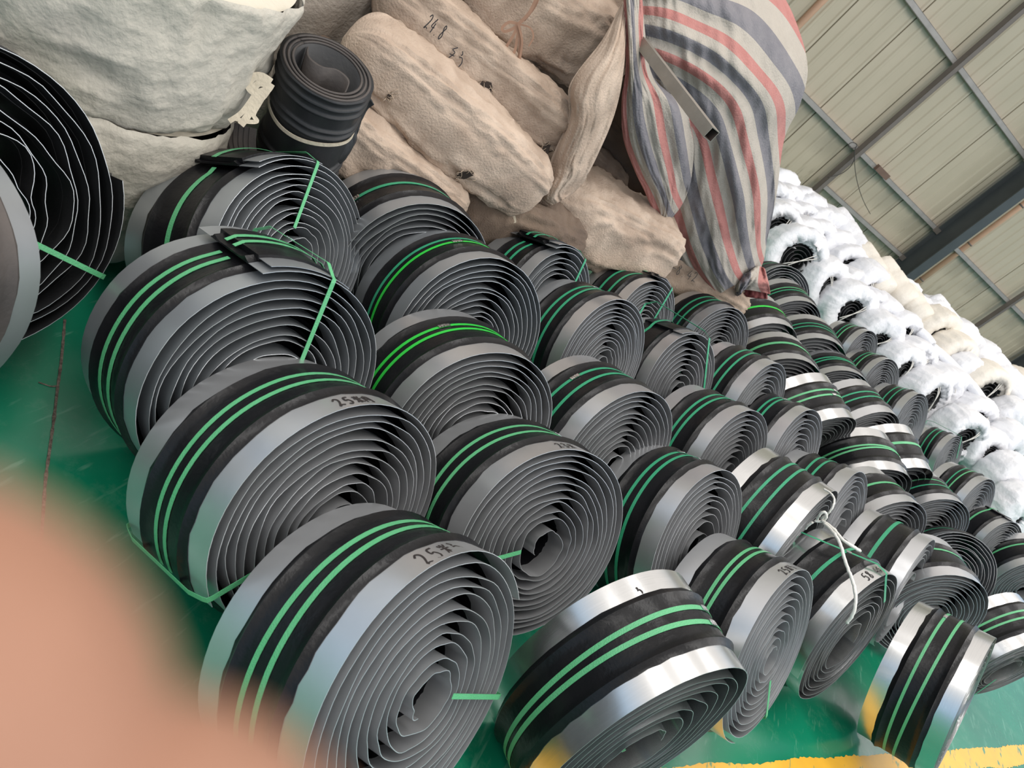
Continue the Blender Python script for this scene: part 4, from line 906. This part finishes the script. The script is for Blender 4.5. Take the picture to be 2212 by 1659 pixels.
# ================================================================== BLACK RUBBER ROLL (standing)
B0 = D(648, 325, 2.72); B1 = D(708, 148, 2.50)
ax = (B1 - B0).normalized(); L = (B1 - B0).length; e1 = ax.cross(Vector((0, 1, 0))).normalized(); e2 = ax.cross(e1)
rot = Matrix((e1, e2, ax)).transposed()
rr_ = empty('rubber_roll', B0 - ax * .10, rot); tag(rr_, 'black ribbed rubber roll standing on end, tied with a cream cloth strip', 'roll')
L += .10; R = .135
prof = [(0, 0)]; V = []; Fc = []
ribs = [.08, .13, .27, .33, .66, .72, .86, .93]
nz, n = 120, 72
for j in range(nz + 1):
    q = j / nz; r = R * (1 + .05 * (abs(q - .5) * 2) ** 2)
    for rb in ribs: r += .010 * math.exp(-((q - rb) / .012) ** 2)
    if q > .97: r += .006 * (q - .97) / .03
    for i in range(n):
        t = 2 * pi * i / n; ro = r + .004 * N1(cos(t) * 2, sin(t) * 2, q * 3); V.append((ro * cos(t), ro * sin(t) * .94, q * L))
base = len(V)
for i in range(n):
    t = 2 * pi * i / n; V.append(((R * .74) * cos(t), (R * .74) * sin(t) * .94, L))
for i in range(n):
    t = 2 * pi * i / n; V.append(((R * .72) * cos(t), (R * .72) * sin(t) * .94, L * .35))
for j in range(nz):
    for i in range(n):
        i2 = (i + 1) % n; Fc.append((j * n + i, j * n + i2, (j + 1) * n + i2, (j + 1) * n + i))
for i in range(n):
    i2 = (i + 1) % n; Fc += [(nz * n + i, nz * n + i2, base + i2, base + i), (base + i, base + i2, base + n + i2, base + n + i)]
Fc.append(tuple(base + n + i for i in range(n)))
mesh('rubber_layers', V, Fc, 'rubber_matt', rr_)
# wound edges on the end face and the free inner flap
parts = []
for k, r in enumerate((.80, .90, 1.0)):
    parts.append(tube_vf([(R * r * cos(2 * pi * i / 48), R * r * .94 * sin(2 * pi * i / 48), L + .002) for i in range(49)], .0045, 6))
mesh('end_ridges', *join(parts), 'rubber_dusty', rr_)
fpts = smooth_curve([(-R * .70, .02, 0), (-R * .45, -.030, 0), (-R * .1, -.028, 0), (R * .12, .012, 0), (R * .45, .020, 0), (R * .70, -.01, 0)], 8)
V = []; Fc = []
for i, q in enumerate(fpts):
    for dz, dy in ((L - .002, -.004), (L - .002, .004), (L * .4, .004), (L * .4, -.004)): V.append((q.x, q.y + dy, dz))
for i in range(len(fpts) - 1):
    for k in range(4): Fc.append((i * 4 + k, i * 4 + (k + 1) % 4, i * 4 + 4 + (k + 1) % 4, i * 4 + 4 + k))
mesh('inner_flap', V, Fc, 'rubber_dusty', rr_)
tz = L * .60; c = [(R * 1.03 * cos(2 * pi * i / 60), R * 1.0 * sin(2 * pi * i / 60), tz + .006 * sin(i * .3)) for i in range(61)]
mesh('cloth_tie', *ribbon_vf(c, [(q[0], q[1], 0) for q in c], .013, .003), 'cream_tie', rr_, smooth=False)
parts = []
def wcv(l, d): return smooth_curve([rot.transposed() @ (D(u, v, d) - Vector(rr_.location)) for u, v in l], 6)
RL = rr_.matrix_world.translation
def wcv(l, d): return smooth_curve([rot.transposed() @ (D(u, v, d) - RL) for u, v in l], 6)
for l, w in (([(586, 178), (565, 165), (545, 168), (537, 185), (552, 200), (575, 195), (586, 180)], .022), ([(586, 180), (570, 205), (548, 225), (535, 250), (520, 270)], .02), ([(575, 200), (560, 225), (548, 248), (555, 262), (530, 262), (505, 255)], .012), ([(552, 200), (540, 220), (520, 245), (495, 262)], .014), ([(584, 185), (560, 180), (548, 192)], .018)):
    cc = wcv(l, 2.42); parts.append(ribbon_vf(cc, [(rot.transposed() @ (EYE - D(560, 210, 2.42))).normalized()] * len(cc), w, .003))
mesh('cloth_bow', *join(parts), 'cream_tie', rr_, smooth=False)
# loose rubber flap hanging off the roll
V = []
o = sheet('loose_flap', [[(770, 205, 2.52), (790, 200, 2.56), (808, 225, 2.60)], [(765, 250, 2.58), (775, 245, 2.60), (790, 240, 2.62)], [(752, 270, 2.60), (765, 275, 2.62), (772, 285, 2.64)], [(735, 320, 2.62), (755, 320, 2.64), (768, 305, 2.66)], [(715, 350, 2.64), (735, 352, 2.66), (748, 340, 2.68)]], 14, 30, 'rubber_matt', wr=.006, seed=4, th=.006)
tag(o, 'loose black rubber flap hanging beside the standing black roll', 'strip')
# second ribbed roll lying behind the first
o = empty('rubber_roll', D(520, 300, 2.62)); tag(o, 'dark folded rubber strip lying at the foot of the standing black roll', 'roll')
O0 = Vector(o.location); parts = []
for k in range(6):
    cc = [D(u + k * 11, v + k * 3, 2.62 - k * .004) - O0 for u, v in ((492, 262), (490, 300), (500, 335), (520, 365))]
    parts.append(ribbon_vf(smooth_curve(cc, 6), [(EYE - O0).normalized()] * 19, .022, .02))
mesh('folded_layers', *join(parts), 'rubber_dusty', o, smooth=False)
# white loops near the small brownish sack
parts = []
for l in ([(1062, 455), (1056, 475), (1050, 500), (1055, 470), (1062, 455)], [(1098, 450), (1108, 462), (1112, 480), (1106, 470)]):
    cc = smooth_curve([D(u, v, 3.35) for u, v in l], 6); parts.append(ribbon_vf(cc, [(EYE - q).normalized() for q in cc], .014, .003))
o = mesh('cloth_loops', *join(parts), 'cream_tie', smooth=False); tag(o, 'two cream cloth loops at the foot of the sack heap behind the dark-topped coil', 'tie')
# white plastic tie knotted over the shiny coils
parts = []
def tie_line(l, w):
    cc = smooth_curve([D(*q) for q in l], 7)
    return tube_vf([q + Vector((.003 * N1(i * .7), 0, .003 * N1(i * .7, 4))) for i, q in enumerate(cc)], w, 6)
for l, w in (([(1775, 1120, 3.05), (1790, 1108, 2.98), (1800, 1092, 2.96), (1802, 1078, 2.98), (1795, 1066, 3.0), (1780, 1056, 3.02)], .004), ([(1765, 1122, 3.0), (1772, 1110, 2.96), (1782, 1106, 2.95), (1785, 1118, 2.97), (1775, 1126, 3.0), (1760, 1125, 3.0)], .005),
             ([(1775, 1124, 2.98), (1800, 1142, 2.94), (1820, 1165, 2.92), (1845, 1182, 2.93), (1858, 1190, 3.0)], .006), ([(1780, 1130, 2.97), (1800, 1150, 2.90), (1815, 1175, 2.87), (1825, 1210, 2.84), (1840, 1250, 2.82), (1848, 1285, 2.80), (1845, 1320, 2.80), (1830, 1345, 2.83)], .006),
             ([(1755, 1128, 3.0), (1745, 1135, 3.02), (1740, 1142, 3.05)], .005)):
    parts.append(tie_line(l, w))
o = mesh('plastic_tie', *join(parts), 'white_tie'); tag(o, 'twisted white plastic tie knotted between two shiny strip coils', 'tie')

# ================================================================== FINGER OF THE PERSON HOLDING THE CAMERA
pr = empty('person', EYE - FWD * .02 + CY * .16); tag(pr, 'blurred fingers of the person taking the photograph, covering the lower left corner', 'person')
PO = Vector(pr.location)
def cp(x, y, z): return EYE + CX * x + CY * y + FWD * z - PO
def digit(name, base, j1, j2, tip, r, nail=True):
    P_ = smooth_curve([base, j1, j2, tip], 14); n = 28; V = []; Fc = []; NPs = len(P_)
    for i, q in enumerate(P_):
        f_ = i / (NPs - 1); t = (P_[min(i + 1, NPs - 1)] - P_[max(i - 1, 0)]).normalized(); a_ = t.cross(FWD).normalized(); b_ = t.cross(a_)
        k = (1.12 - .22 * f_) * (1 + .06 * math.exp(-((f_ - .36) / .05) ** 2) + .05 * math.exp(-((f_ - .7) / .05) ** 2))
        e = max(0, (f_ - .86) / .14); k *= max(1 - e ** 2.2, .0) ** .5
        for m_ in range(n):
            g = 2 * pi * m_ / n; V.append(q + (a_ * cos(g) + b_ * sin(g) * .88) * r * k)
    for i in range(NPs - 1):
        for m_ in range(n): Fc.append((i * n + m_, i * n + (m_ + 1) % n, (i + 1) * n + (m_ + 1) % n, (i + 1) * n + m_))
    Fc.append(tuple(range(n)))
    return mesh(name, V, Fc, 'skin', pr)
digit('index_finger', cp(-.082, .054, .016), cp(-.062, .040, .024), cp(-.038, .0230, .028), cp(-.0165, .0092, .030), .0115)
digit('middle_finger', cp(-.070, .070, .016), cp(-.046, .050, .026), cp(-.026, .0335, .031), cp(-.0095, .0175, .033), .0098)
